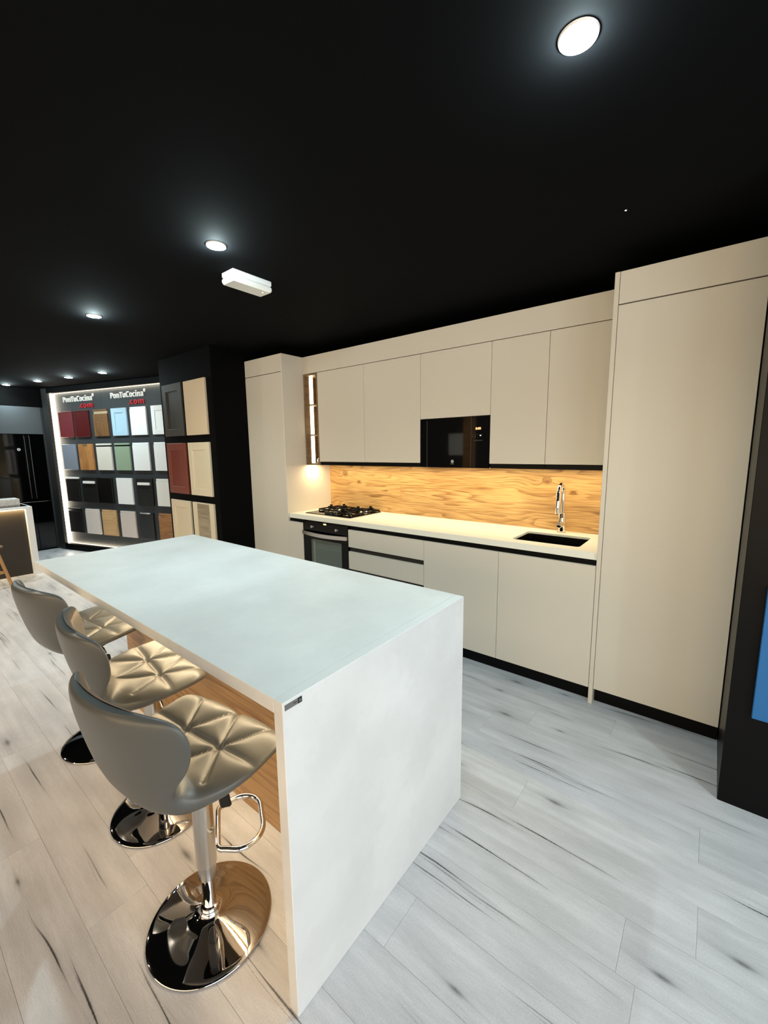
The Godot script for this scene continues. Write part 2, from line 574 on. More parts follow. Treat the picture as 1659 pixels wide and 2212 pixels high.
func kitchen() -> void:
	var bk := -0.60
	# tall cabinets at both ends
	var t := thing("tall_cabinet", "tall cream cabinet at the left end of the run, beside the black pillar", "cabinet", Vector3(0, 0, 0), 0.0)
	put("body", box(Vector3(XL + 0.002, YP, bk), Vector3(XW - 0.02, YF - 0.004, -0.021)), M.carcass, t)
	door(t, XL, XW - 0.004, YP, YT, 0.0)
	door(t, XL, XW - 0.004, YT + 0.003, YF, 0.0, "top_panel")
	put("side_panel", box(Vector3(XW - 0.019, 0.0, bk), Vector3(XW, YF, -0.002)), M.cream, t)
	t = thing("tall_cabinet", "tall cream cabinet at the right end of the run, beside the sink", "cabinet")
	put("body", box(Vector3(XT, YP, bk), Vector3(XR - 0.001, YF - 0.004, -0.021)), M.carcass, t)
	door(t, XT, XR, YP, YT, 0.0)
	door(t, XT, XR, YT + 0.003, YF, 0.0, "top_panel")
	put("side_panel", box(Vector3(XE + 0.001, 0.0, bk), Vector3(XT - 0.001, YF, 0.0)), M.cream, t)

	# plinth and the black finger channels
	var p := put("plinth", box(Vector3(XW + 0.002, 0.0, -0.068), Vector3(XE - 0.001, YP - 0.001, -0.05)), M.channel)
	tag(p, "long black plinth under the cream base cabinets", "plinth")
	p = put("plinth", box(Vector3(XT + 0.001, 0.0, -0.068), Vector3(XR, YP - 0.001, -0.05)), M.channel)
	tag(p, "short black plinth under the right tall cabinet", "plinth")
	p = put("plinth", box(Vector3(XL + 0.002, 0.0, -0.068), Vector3(XW - 0.021, YP - 0.001, -0.05)), M.channel)
	tag(p, "short black plinth under the left tall cabinet", "plinth")

	# base cabinets, from left to right
	t = thing("base_cabinet", "narrow cream base cabinet left of the oven", "cabinet")
	base_body(t, XW, -0.70)
	door(t, XW, -0.70, YP, YD, 0.0)
	t = thing("drawer_cabinet", "cream base cabinet of three drawers right of the oven", "cabinet")
	base_body(t, -0.1305, 0.6258)
	for y in [[0.6790, YD], [0.4890, 0.6440], [YP, 0.4540]]:
		door(t, -0.1305, 0.6258, y[0], y[1], 0.0, "drawer_front")
	for y in [0.644, 0.454]:
		put("handle_channel", box(Vector3(-0.129, y + 0.001, -0.04), Vector3(0.6245, y + 0.034, -0.022)), M.channel, t)
	t = thing("base_cabinet", "cream base cabinet with one door, between the drawers and the sink cabinet", "cabinet")
	base_body(t, 0.6258, 1.2)
	door(t, 0.6258, 1.2, YP, YD, 0.0)
	t = thing("base_cabinet", "cream base cabinet under the sink, beside the right tall cabinet", "cabinet")
	base_body(t, 1.2, XE)
	door(t, 1.2, XE, YP, YD, 0.0)

	worktop()
	oven()
	hob()
	tap()

	# splashback
	p = put("splashback", box(Vector3(XW + 0.001, 0.9015, -0.592), Vector3(XE - 0.001, 1.352, ZB), 0.0), M.oak)
	tag(p, "oak grained splashback panel behind the worktop", "splashback")

	# wall cabinets
	var xs := [-0.718, -0.1482, 0.4281, 1.0051, 1.3873, XE]
	var yb := 1.3835
	var yt := 2.2056
	var names := ["cream wall cabinet next to the lit open shelf", "cream wall cabinet left of the microwave", "", "cream wall cabinet right of the microwave", "cream wall cabinet above the sink, beside the right tall cabinet"]
	for i in 5:
		if i == 2:
			continue
		t = thing("wall_cabinet", names[i], "cabinet")
		put("body", box(Vector3(xs[i] + 0.001, yb - 0.002, ZB + 0.002), Vector3(xs[i + 1] - 0.001, yt, ZU - 0.021)), M.carcass, t)
		door(t, xs[i], xs[i + 1], yb, yt, ZU)
		put("handle_channel", box(Vector3(xs[i] + 0.001, 1.352, ZU - 0.05), Vector3(xs[i + 1] - 0.001, yb - 0.003, ZU - 0.012)), M.channel, t)
	t = thing("wall_cabinet", "short cream wall cabinet above the black microwave", "cabinet")
	put("body", box(Vector3(xs[2] + 0.001, 1.72, ZB + 0.002), Vector3(xs[3] - 0.001, yt, ZU - 0.021)), M.carcass, t)
	door(t, xs[2], xs[3], 1.7185, yt, ZU)
	p = put("fascia_panel", box(Vector3(XW + 0.001, yt + 0.003, ZB), Vector3(XE, YF, ZU), 0.0012), M.cream)
	tag(p, "long cream fascia panel above the wall cabinets", "panel")
	microwave(xs[2], xs[3])
	open_shelf()

	# warm strip under the wall cabinets
	t = thing("led_strip", "warm white light strip under the wall cabinets over the worktop", "light strip")
	put("diffuser", box(Vector3(-0.70, 1.3455, -0.416), Vector3(1.76, 1.3515, -0.404), 0.001), M.warm, t)
	area_light(t, Vector3(0.53, 1.3435, -0.41), Vector3(0, -1, 0.05), Vector2(2.46, 0.012), Color(1.0, 0.92, 0.75), 1.1)

func base_body(t: Node, x0: float, x1: float) -> void:
	put("body", box(Vector3(x0 + 0.001, YP, -0.60), Vector3(x1 - 0.001, 0.70, -0.021)), M.carcass, t)
	put("handle_channel", box(Vector3(x0 + 0.0005, YD + 0.001, -0.045), Vector3(x1 - 0.0005, 0.8595, -0.023), 0.0), M.channel, t)

func worktop() -> void:
	var y0 := 0.8602
	var y1 := 0.9012
	var z0 := ZB - 0.02
	var z1 := -0.0172
	var sx0 := 1.24
	var sx1 := 1.655
	var sz0 := -0.431
	var sz1 := -0.113
	var r := 0.022
	var t := thing("worktop", "long pale stone worktop with the sink cut into it", "worktop")
	var st := mb()
	# the slab as flat faces round a rounded cut-out
	var e := 0.002
	for y in [y1, y0]:
		var n := Vector3.UP if y == y1 else Vector3.DOWN
		face(st, [Vector3(XW + e, y, z0), Vector3(sx0, y, z0), Vector3(sx0, y, z1 - e), Vector3(XW + e, y, z1 - e)], n)
		face(st, [Vector3(sx1, y, z0), Vector3(XE - e, y, z0), Vector3(XE - e, y, z1 - e), Vector3(sx1, y, z1 - e)], n)
		face(st, [Vector3(sx0, y, z0), Vector3(sx1, y, z0), Vector3(sx1, y, sz0), Vector3(sx0, y, sz0)], n)
		face(st, [Vector3(sx0, y, sz1), Vector3(sx1, y, sz1), Vector3(sx1, y, z1 - e), Vector3(sx0, y, z1 - e)], n)
		for c in [[sx0, sz0, 1, 1], [sx1, sz0, -1, 1], [sx1, sz1, -1, -1], [sx0, sz1, 1, -1]]:
			var cc := Vector3(c[0] + r * c[2], y, c[1] + r * c[3])
			var a := arc(cc, Vector3(-c[2], 0, 0), Vector3(0, 0, -c[3]), r, 0, PI / 2, 6)
			for k in 6:
				face(st, [Vector3(c[0], y, c[1]), a[k], a[k + 1]], n)
	face(st, [Vector3(XW + e, y0, z1), Vector3(XE - e, y0, z1), Vector3(XE - e, y1 - e, z1), Vector3(XW + e, y1 - e, z1)], Vector3.BACK)
	face(st, [Vector3(XW + e, y1, z1 - e), Vector3(XE - e, y1, z1 - e), Vector3(XE - e, y1 - e, z1), Vector3(XW + e, y1 - e, z1)], Vector3(0, 1, 1).normalized())
	face(st, [Vector3(XW + e, y0, z1 - e), Vector3(XE - e, y0, z1 - e), Vector3(XE - e, y0, z1), Vector3(XW + e, y0, z1)], Vector3.DOWN)
	face(st, [Vector3(XW + e, y0, z0), Vector3(XW + e, y0, z1), Vector3(XW + e, y1, z1), Vector3(XW + e, y1, z0)], Vector3.LEFT)
	face(st, [Vector3(XE - e, y0, z0), Vector3(XE - e, y0, z1), Vector3(XE - e, y1, z1), Vector3(XE - e, y1, z0)], Vector3.RIGHT)
	face(st, [Vector3(XW + e, y0, z0), Vector3(XE - e, y0, z0), Vector3(XE - e, y1, z0), Vector3(XW + e, y1, z0)], Vector3.FORWARD)
	var loop := rounded_loop(sx0, sx1, sz0, sz1, r)
	for i in loop.size():
		var a: Vector3 = loop[i]
		var b: Vector3 = loop[(i + 1) % loop.size()]
		var n := Vector3((sx0 + sx1) / 2, 0, (sz0 + sz1) / 2) - (a + b) / 2
		var d := b - a
		n = (n - d * n.dot(d) / maxf(d.length_squared(), 1e-9)).normalized()
		face(st, [a + Vector3.UP * y0, b + Vector3.UP * y0, b + Vector3.UP * y1, a + Vector3.UP * y1], n)
	put("slab", st, M.quartz, t)
	# sink below
	t = thing("sink", "black undermount sink below the chrome tap", "sink", Vector3(0, 0, 0))
	st = mb()
	var o := rounded_loop(sx0 + 0.001, sx1 - 0.001, sz0 + 0.001, sz1 - 0.001, r)
	var q := rounded_loop(sx0 + 0.012, sx1 - 0.012, sz0 + 0.012, sz1 - 0.012, r + 0.01)
	for i in o.size():
		var j := (i + 1) % o.size()
		var mid: Vector3 = Vector3((sx0 + sx1) / 2, 0, (sz0 + sz1) / 2) - (o[i] + o[j]) / 2
		var d: Vector3 = o[j] - o[i]
		mid = (mid - d * mid.dot(d) / maxf(d.length_squared(), 1e-9)).normalized()
		face(st, [o[i] + Vector3.UP * 0.887, o[j] + Vector3.UP * 0.887, q[j] + Vector3.UP * 0.705, q[i] + Vector3.UP * 0.705], mid)
		face(st, [q[i] + Vector3.UP * 0.705, q[j] + Vector3.UP * 0.705, Vector3(1.447, 0.702, -0.272)], Vector3.UP)
	var bm := mat(Color(0.02, 0.02, 0.02), 0.5)
	bm.metallic_specular = 0.25
	put("bowl", st, bm, t)
	put("drain", lathe(mb(), [Vector2(0.0, 0.002), Vector2(0.03, 0.003), Vector2(0.042, 0.004), Vector2(0.045, 0.0)], 24, Transform3D(Basis.IDENTITY, Vector3(1.447, 0.704, -0.272))), M.steel, t)
	for k in 4:
		put("overflow_slot", box(Vector3(1.475 + 0.012 * k + (0.012 if k > 1 else 0.0), 0.80, sz0 + 0.004), Vector3(1.479 + 0.012 * k + (0.012 if k > 1 else 0.0), 0.825, sz0 + 0.008), 0.001), M.steel, t)

func rounded_loop(x0: float, x1: float, z0: float, z1: float, r: float) -> Array:
	var out := []
	out += arc(Vector3(x0 + r, 0, z0 + r), Vector3.LEFT, Vector3.FORWARD, r, 0, PI / 2, 6)
	out += arc(Vector3(x1 - r, 0, z0 + r), Vector3.FORWARD, Vector3.RIGHT, r, 0, PI / 2, 6)
	out += arc(Vector3(x1 - r, 0, z1 - r), Vector3.RIGHT, Vector3.BACK, r, 0, PI / 2, 6)
	out += arc(Vector3(x0 + r, 0, z1 - r), Vector3.BACK, Vector3.LEFT, r, 0, PI / 2, 6)
	return out

func text(s: String, h: float, w: float, depth: float, m: Material, parent: Node, called: String, at: Vector3, bold := true) -> MeshInstance3D:
	var f := SystemFont.new()
	f.font_names = PackedStringArray(["Droid Sans"])
	f.font_weight = 700 if bold else 400
	var tm := TextMesh.new()
	tm.text = s
	tm.font = f
	tm.font_size = 64
	tm.pixel_size = 0.01
	tm.depth = 0.02
	tm.curve_step = 1.0
	var o := MeshInstance3D.new()
	o.name = called
	o.mesh = tm
	o.material_override = m
	parent.add_child(o, true)
	var a := tm.get_aabb()
	# h is the height of a capital letter, about 0.72 of the font size
	var k := h / (0.01 * 64 * 0.72)
	var kx := w / maxf(a.size.x, 0.001)
	o.transform = Transform3D(Basis.from_scale(Vector3(kx, k, depth / 0.02)), at - Vector3((a.position.x) * kx, (a.position.y) * k, -depth / 2.0))
	return o

func oven() -> void:
	var x0 := -0.6985
	var x1 := -0.1320
	var t := thing("oven", "black built-in oven with a steel bar handle under the hob", "oven")
	put("body", box(Vector3(x0 + 0.005, 0.20, -0.56), Vector3(x1 - 0.005, 0.835, -0.03)), M.plastic, t)
	put("control_panel", box(Vector3(x0, 0.765, -0.028), Vector3(x1, 0.8560, 0.0), 0.002), M.ovenglass, t)
	for x in [-0.571, -0.262]:
		var k := put("knob", lathe(mb(), [Vector2(0.0, 0.016), Vector2(0.011, 0.016), Vector2(0.0125, 0.013), Vector2(0.013, 0.003), Vector2(0.0145, 0.0)], 24, Transform3D(Basis(Vector3.RIGHT, PI / 2), Vector3(x, 0.809, 0.0))), M.satin, t)
		k.name = k.name
	var disp := put("display_screen", box(Vector3(-0.427, 0.838, -0.001), Vector3(-0.392, 0.850, 0.0008), 0.0002), glow(Color(1.0, 0.86, 0.35), 1.6), t)
	disp.set_meta("label", "small lit yellow clock display")
	# door: frame, window, cavity behind the glass
	var st := mb()
	bx(st, Vector3(x0, 0.22, -0.024), Vector3(x1, 0.2999, -0.001), 0.001)
	bx(st, Vector3(x0, 0.695, -0.024), Vector3(x1, 0.763, -0.001), 0.001)
	bx(st, Vector3(x0, 0.30, -0.024), Vector3(-0.597, 0.6949, -0.001), 0.001)
	bx(st, Vector3(-0.213, 0.30, -0.024), Vector3(x1, 0.6949, -0.001), 0.001)
	var dr := put("door", st, M.ovenglass, t)
	var pane := mat(Color(0.55, 0.6, 0.55, 0.25), 0.04)
	pane.metallic_specular = 0.27
	pane.transparency = BaseMaterial3D.TRANSPARENCY_ALPHA
	put("window_pane", box(Vector3(-0.597, 0.30, -0.008), Vector3(-0.213, 0.695, -0.003), 0.0), pane, dr)
	put("cavity_back", box(Vector3(-0.60, 0.295, -0.0295), Vector3(-0.21, 0.70, -0.026), 0.0), mat(Color(0.15, 0.155, 0.135), 0.4), dr)
	put("shelf_rail", box(Vector3(-0.585, 0.36, -0.0255), Vector3(-0.566, 0.68, -0.017), 0.002), M.satin, dr)
	put("rack_bar", box(Vector3(-0.555, 0.617, -0.0255), Vector3(-0.225, 0.6195, -0.020), 0.0005), M.satin, dr)
	# bowed steel handle
	st = mb()
	var n := 16
	for i in n:
		var a := float(i) / n
		var b := float(i + 1) / n
		var za := 0.018 + 0.030 * sin(PI * a)
		var zb := 0.018 + 0.030 * sin(PI * b)
		var xa := lerpf(x0 + 0.004, x1 - 0.004, a)
		var xb := lerpf(x0 + 0.004, x1 - 0.004, b)
		var ya := 0.7505 - 0.004 * sin(PI * a)
		var yb := 0.7505 - 0.004 * sin(PI * b)
		var h := 0.0165
		face(st, [Vector3(xa, ya - h, za), Vector3(xb, yb - h, zb), Vector3(xb, yb + h, zb), Vector3(xa, ya + h, za)], Vector3(-(zb - za), 0, xb - xa).normalized())
		face(st, [Vector3(xa, ya + h, za), Vector3(xb, yb + h, zb), Vector3(xb, yb + h, zb - 0.016), Vector3(xa, ya + h, za - 0.016)], Vector3.UP)
		face(st, [Vector3(xa, ya - h, za), Vector3(xb, yb - h, zb), Vector3(xb, yb - h, zb - 0.016), Vector3(xa, ya - h, za - 0.016)], Vector3.DOWN)
		face(st, [Vector3(xa, ya - h, za - 0.016), Vector3(xb, yb - h, zb - 0.016), Vector3(xb, yb + h, zb - 0.016), Vector3(xa, ya + h, za - 0.016)], Vector3.FORWARD)
	for x in [x0 + 0.006, x1 - 0.026]:
		bx(st, Vector3(x, 0.735, -0.001), Vector3(x + 0.02, 0.766, 0.019), 0.001)
	put("handle", st, M.satin, t)

func hob() -> void:
	var y := 0.9014
	var t := thing("gas_hob", "black glass gas hob with three burners and iron pan supports", "hob")
	put("glass_plate", box(Vector3(-0.785, y, -0.545), Vector3(-0.205, y + 0.007, -0.108), 0.003), M.glass, t)
	var top := y + 0.007
	for b in [[-0.640, -0.40, 0.062], [-0.315, -0.44, 0.046], [-0.330, -0.245, 0.030]]:
		var at := Transform3D(Basis.IDENTITY, Vector3(b[0], top, b[1]))
		var r: float = b[2]
		put("burner", lathe(mb(), [Vector2(0, 0.013), Vector2(r, 0.013), Vector2(r + 0.004, 0.008), Vector2(r + 0.010, 0.0)], 28, at), M.satin, t)
		put("burner_cap", lathe(mb(), [Vector2(0, 0.023), Vector2(r * 0.85, 0.022), Vector2(r * 0.95, 0.018), Vector2(r * 0.95, 0.0132)], 28, at), M.iron, t)
	for x in [-0.535, -0.477, -0.419]:
		put("knob", lathe(mb(), [Vector2(0, 0.028), Vector2(0.016, 0.028), Vector2(0.019, 0.025), Vector2(0.021, 0.008), Vector2(0.023, 0.0)], 24, Transform3D(Basis.IDENTITY, Vector3(x, top, -0.15))), mat(Color(0.10, 0.10, 0.10), 0.2), t)
	# pan supports: a low frame with raised fingers
	for g in [[-0.775, -0.505, -0.535, -0.27], [-0.445, -0.215, -0.535, -0.165]]:
		var st := mb()
		var h0 := top + 0.008
		var h1 := top + 0.020
		bx(st, Vector3(g[0], h0, g[2]), Vector3(g[1], h1, g[2] + 0.014), 0.002)
		bx(st, Vector3(g[0], h0, g[3] - 0.014), Vector3(g[1], h1, g[3]), 0.002)
		bx(st, Vector3(g[0], h0, g[2] + 0.0141), Vector3(g[0] + 0.014, h1, g[3] - 0.0141), 0.002)
		bx(st, Vector3(g[1] - 0.014, h0, g[2] + 0.0141), Vector3(g[1], h1, g[3] - 0.0141), 0.002)
		for c in [[g[0], g[2]], [g[1] - 0.01, g[2]], [g[0], g[3] - 0.01], [g[1] - 0.01, g[3] - 0.01]]:
			bx(st, Vector3(c[0], top, c[1]), Vector3(c[0] + 0.01, h0, c[1] + 0.01), 0.001)
		var cs := [[-0.640, -0.40]] if g[0] < -0.7 else [[-0.315, -0.44], [-0.330, -0.245]]
		for c in cs:
			for d in [Vector3(1, 0, 0), Vector3(-1, 0, 0), Vector3(0, 0, 1), Vector3(0, 0, -1)]:
				var far: float
				if d.x != 0.0:
					far = (g[1] - c[0] if d.x > 0 else c[0] - g[0]) - 0.004
				else:
					far = minf(g[3] - c[1] if d.z > 0 else c[1] - g[2], 0.13) - 0.004
				var xf := Transform3D(Basis(Vector3.UP, atan2(-d.z, d.x)), Vector3(c[0], 0, c[1]))
				bx(st, Vector3(0.030, h1, -0.006), Vector3(far, h1 + 0.010, 0.006), 0.002, xf)
				bx(st, Vector3(minf(0.075, far - 0.028), h1 + 0.010, -0.007), Vector3(minf(0.103, far), h1 + 0.028, 0.007), 0.002, xf)
		put("pan_support", st, M.iron, t)

func tap() -> void:
	var t := thing("kitchen_tap", "tall chrome gooseneck kitchen tap behind the black sink", "tap", Vector3(1.443, 0.9012, -0.515))
	put("base", lathe(mb(), [Vector2(0.0, 0.0), Vector2(0.029, 0.0), Vector2(0.029, 0.004), Vector2(0.0235, 0.008), Vector2(0.0225, 0.075), Vector2(0.0225, 0.13), Vector2(0.019, 0.135), Vector2(0.0, 0.136)], 28), M.chrome, t)
	var path := [Vector3(0, 0.13, 0), Vector3(0, 0.20, 0), Vector3(0, 0.27, 0)]
	path += arc(Vector3(0, 0.285, 0.058), Vector3(0, 0, -1), Vector3(0, 1, 0), 0.058, 0.0, PI, 18)
	path += [Vector3(0, 0.265, 0.117)]
	put("neck", tube(mb(), path, 0.0125, 16), M.chrome, t)
	put("spray_head", lathe(mb(), [Vector2(0.0125, 0.06), Vector2(0.0150, 0.055), Vector2(0.0165, -0.03), Vector2(0.0185, -0.085), Vector2(0.0165, -0.09), Vector2(0.0, -0.088)], 24, Transform3D(Basis(Vector3.RIGHT, -0.05), Vector3(0, 0.235, 0.117))), M.chrome, t)
	put("valve", lathe(mb(), [Vector2(0.0, 0.064), Vector2(0.017, 0.063), Vector2(0.021, 0.055), Vector2(0.021, 0.015)], 24, Transform3D(Basis(Vector3.RIGHT, PI / 2) , Vector3(-0.004, 0.06, 0))), M.chrome, t)
	put("lever", tube(mb(), [Vector3(-0.004, 0.078, 0.048), Vector3(-0.006, 0.12, 0.055), Vector3(-0.010, 0.185, 0.060)], 0.0055, 12), M.chrome, t)

func microwave(x0: float, x1: float) -> void:
	var t := thing("microwave", "black built-in microwave set between the wall cabinets", "microwave")
	put("body", box(Vector3(x0 + 0.006, 1.36, ZB + 0.004), Vector3(x1 - 0.006, 1.713, ZU - 0.022)), M.plastic, t)
	put("door", box(Vector3(x0 + 0.003, 1.352, ZU - 0.02), Vector3(0.8629, 1.7165, ZU + 0.001), 0.0006), M.glass, t)
	var cp := put("control_panel", box(Vector3(0.8630, 1.352, ZU - 0.02), Vector3(x1 - 0.002, 1.7165, ZU + 0.001), 0.0006), M.glass, t)
	var lit := glow(Color(1.0, 0.55, 0.12), 2.6)
	var z := ZU + 0.001
	var tx := text("0:00", 0.016, 0.040, 0.0006, lit, cp, "clock_digits", Vector3(0.898, 1.623, z))
	tx.set_meta("label", "orange lit clock digits")
	put("button", box(Vector3(0.931, 1.579, z), Vector3(0.941, 1.585, z + 0.0006), 0.0002), glow(Color(0.9, 0.93, 1.0), 1.5), cp)
	var grey := mat(Color(0.4, 0.4, 0.4), 0.5)
	for k in 5:
		put("touch_mark", box(Vector3(0.874 + 0.017 * k, 1.5895, z), Vector3(0.880 + 0.017 * k, 1.5915, z + 0.0005), 0.0001), grey, cp)
	for k in 2:
		put("touch_mark", box(Vector3(0.874 + 0.02 * k, 1.573, z), Vector3(0.879 + 0.02 * k, 1.578, z + 0.0005), 0.0001), grey, cp)
	put("slot", box(Vector3(0.882, 1.5445, z), Vector3(0.952, 1.551, z + 0.0006), 0.0002), mat(Color(0.16, 0.16, 0.16), 0.3), cp)
	put("hinge_line", box(Vector3(0.4905, 1.352, z), Vector3(0.4935, 1.705, z + 0.0008), 0.0003), mat(Color(0.28, 0.28, 0.28), 0.3), t)
	# emblem: a scalloped ring with a dot, a small word below
	emblem(t, Vector3(0.714, 1.3985, z), 0.0125)
	text("Balay", 0.006, 0.028, 0.0005, M.satin, t, "wordmark", Vector3(0.700, 1.3755, z))

func emblem(parent: Node, at: Vector3, r: float, x := Basis.IDENTITY) -> void:
	var st := mb()
	var n := 40
	for i in n:
		var a := TAU * i / n
		var b := TAU * (i + 1) / n
		var ra := r * (0.93 + 0.07 * cos(8.0 * a))
		var rb := r * (0.93 + 0.07 * cos(8.0 * b))
		face(st, [Vector3(cos(a) * ra, sin(a) * ra, 0.0006), Vector3(cos(b) * rb, sin(b) * rb, 0.0006), Vector3(cos(b) * r * 0.42, sin(b) * r * 0.42, 0.0006), Vector3(cos(a) * r * 0.42, sin(a) * r * 0.42, 0.0006)], Vector3.BACK, Transform3D(x, at))
		face(st, [Vector3(cos(a) * r * 0.22, sin(a) * r * 0.22, 0.0006), Vector3(cos(b) * r * 0.22, sin(b) * r * 0.22, 0.0006), Vector3(0, 0, 0.0006)], Vector3.BACK, Transform3D(x, at))
	put("emblem", st, mat(Color(0.75, 0.75, 0.75), 0.4), parent)

func open_shelf() -> void:
	var x0 := XW + 0.001
	var x1 := -0.719
	var t := thing("open_shelf_unit", "narrow walnut open shelf with a lit strip, left of the wall cabinets", "shelf")
	var b := 0.0008
	put("side", box(Vector3(x0, 1.352, ZB + 0.002), Vector3(x0 + 0.016, 2.2056, ZU), b), M.walnut, t)
	put("side", box(Vector3(x1 - 0.016, 1.352, ZB + 0.002), Vector3(x1, 2.2056, ZU), b), M.walnut, t)
	put("back", box(Vector3(x0 + 0.016, 1.368, ZB + 0.002), Vector3(x1 - 0.016, 2.189, ZB + 0.012), b), M.walnut, t)
	put("top", box(Vector3(x0 + 0.016, 2.1895, ZB + 0.002), Vector3(x1 - 0.016, 2.2056, ZU), b), M.walnut, t)
	put("bottom", box(Vector3(x0 + 0.016, 1.352, ZB + 0.002), Vector3(x1 - 0.016, 1.3678, ZU), b), M.walnut, t)
	for y in [1.916, 1.632]:
		put("shelf", box(Vector3(x0 + 0.0162, y, ZB + 0.0122), Vector3(x1 - 0.0162, y + 0.012, ZU - 0.02), b), M.walnut, t)
	var s := thing("led_strip", "bright vertical light strip in the side of the walnut shelf", "light strip")
	for y in [[1.370, 1.630], [1.646, 1.914], [1.930, 2.187]]:
		put("diffuser", box(Vector3(XW + 0.0172, y[0], -0.356), Vector3(XW + 0.022, y[1], -0.312), 0.001), glow(Color(1.0, 0.95, 0.82), 4.0), s)
		area_light(s, Vector3(XW + 0.0235, (y[0] + y[1]) / 2, -0.334), Vector3(1, 0, 0), Vector2(0.04, y[1] - y[0]), Color(1.0, 0.89, 0.68), 0.05, Vector3.BACK)
	# the same strip shines down out of the bottom of the unit
	put("diffuser", box(Vector3(-0.865, 1.348, -0.356), Vector3(-0.835, 1.3518, -0.312), 0.001), glow(Color(1.0, 0.86, 0.62), 7.0), s)
	area_light(s, Vector3(-0.85, 1.346, -0.334), Vector3(-0.1, -1, 0), Vector2(0.03, 0.04), Color(1.0, 0.89, 0.68), 0.16)
	# small things on its shelves
	var v := put("book", box(Vector3(-0.775, 1.6442, -0.37), Vector3(-0.738, 1.80, -0.29), 0.002), mat(Color(0.85, 0.85, 0.83), 0.5))
	tag(v, "small white upright book on the middle shelf of the walnut unit", "book")
	v = put("bottle", lathe(mb(), [Vector2(0, 0), Vector2(0.022, 0.0), Vector2(0.026, 0.012), Vector2(0.026, 0.035), Vector2(0.012, 0.055), Vector2(0.010, 0.075), Vector2(0.014, 0.09), Vector2(0.0, 0.092)], 20, Transform3D(Basis.IDENTITY, Vector3(-0.762, 1.3682, -0.30))), M.chrome)
	tag(v, "small shiny bottle on the bottom shelf of the walnut unit", "bottle")

# ------------------------------------------------------------------ island
func island() -> void:
	var t := thing("kitchen_island", "white stone kitchen island with a waterfall end and oak grained front", "island")
	put("countertop", box(Vector3(IX0, IY - 0.038, IZ0), Vector3(IX1 - 0.0352, IY, IZ1), 0.0012), M.stone, t)
	# mitred end: the top turns down to the floor
	put("end_panel", box(Vector3(IX1 - 0.0348, 0.0, IZ0), Vector3(IX1, IY, IZ1), 0.0015), M.stone, t)
	put("front_panel", box(Vector3(-0.36, 0.0, 1.632), Vector3(IX1 - 0.036, IY - 0.039, 1.65), 0.001), M.islandwood, t)
	put("body", box(Vector3(-0.36, YP, 1.105), Vector3(IX1 - 0.036, IY - 0.039, 1.631), 0.001), M.cream, t)
	put("plinth", box(Vector3(-0.34, 0.0, 1.15), Vector3(IX1 - 0.036, YP - 0.001, 1.63), 0.001), M.channel, t)
	for k in 3:
		var a := -0.36 + 0.61 * k
		put("door", box(Vector3(a + 0.0015, YP, 1.085), Vector3(a + 0.6085, YD, 1.104), 0.001), M.cream, t)
	var pl := put("nameplate", box(Vector3(IX1, 0.8848, 1.906), Vector3(IX1 + 0.0012, 0.8995, 1.958), 0.0003), mat(Color(0.42, 0.42, 0.40), 0.35), t)
	pl.set_meta("label", "small grey sticker at the corner of the end panel")
	put("nameplate_mark", box(Vector3(IX1 + 0.0012, 0.8848, 1.906), Vector3(IX1 + 0.0016, 0.8995, 1.9185), 0.0001), mat(Color(0.05, 0.05, 0.05), 0.4), pl)
	put("nameplate_mark", box(Vector3(IX1 + 0.0016, 0.888, 1.909), Vector3(IX1 + 0.0019, 0.8955, 1.9155), 0.0001), mat(Color(0.4, 0.4, 0.42), 0.4), pl)
	put("nameplate_mark", box(Vector3(IX1 + 0.0012, 0.8915, 1.923), Vector3(IX1 + 0.0015, 0.8935, 1.932), 0.0001), mat(Color(0.14, 0.14, 0.14), 0.4), pl)
	t = thing("led_strip", "warm light strip under the island top above the stools", "light strip")
	put("diffuser", box(Vector3(-0.34, IY - 0.046, 1.665), Vector3(1.46, IY - 0.0385, 1.678), 0.001), M.warm, t)
	area_light(t, Vector3(0.56, IY - 0.048, 1.672), Vector3(0, -1, 0.35), Vector2(1.8, 0.012), Color(1.0, 0.91, 0.74), 1.0)

# ------------------------------------------------------------------ bar stools
const PR := [
	[-0.162, 0.620, -0.162, 0.604, 0.150], [-0.155, 0.640, -0.148, 0.588, 0.200], [-0.120, 0.648, -0.112, 0.578, 0.234], [-0.058, 0.643, -0.05, 0.570, 0.241],
	[0.010, 0.640, 0.018, 0.562, 0.240], [0.075, 0.642, 0.088, 0.554, 0.218], [0.120, 0.654, 0.150, 0.560, 0.182], [0.150, 0.682, 0.200, 0.600, 0.165],
	[0.171, 0.722, 0.226, 0.658, 0.186], [0.190, 0.768, 0.244, 0.722, 0.224], [0.206, 0.818, 0.258, 0.790, 0.246], [0.217, 0.862, 0.267, 0.848, 0.246],
	[0.228, 0.892, 0.268, 0.886, 0.220], [0.242, 0.906, 0.260, 0.902, 0.145]]

func prof(t: float) -> Array:
	var n := PR.size() - 1
	var f := clampf(t, 0.0, 1.0) * n
	var i := mini(int(f), n - 1)
	var u := f - i
	var out := []
	for c in 5:
		var p0: float = PR[maxi(i - 1, 0)][c]
		var p1: float = PR[i][c]
		var p2: float = PR[i + 1][c]
		var p3: float = PR[mini(i + 2, n)][c]
		out.append(0.5 * (2.0 * p1 + (p2 - p0) * u + (2.0 * p0 - 5.0 * p1 + 4.0 * p2 - p3) * u * u + (3.0 * p1 - p0 - 3.0 * p2 + p3) * u * u * u))
	return out

func seg_dist(p: Vector2, a: Vector2, b: Vector2) -> float:
	var d := b - a
	var t := clampf((p - a).dot(d) / d.length_squared(), 0.0, 1.0)
	return p.distance_to(a + d * t)

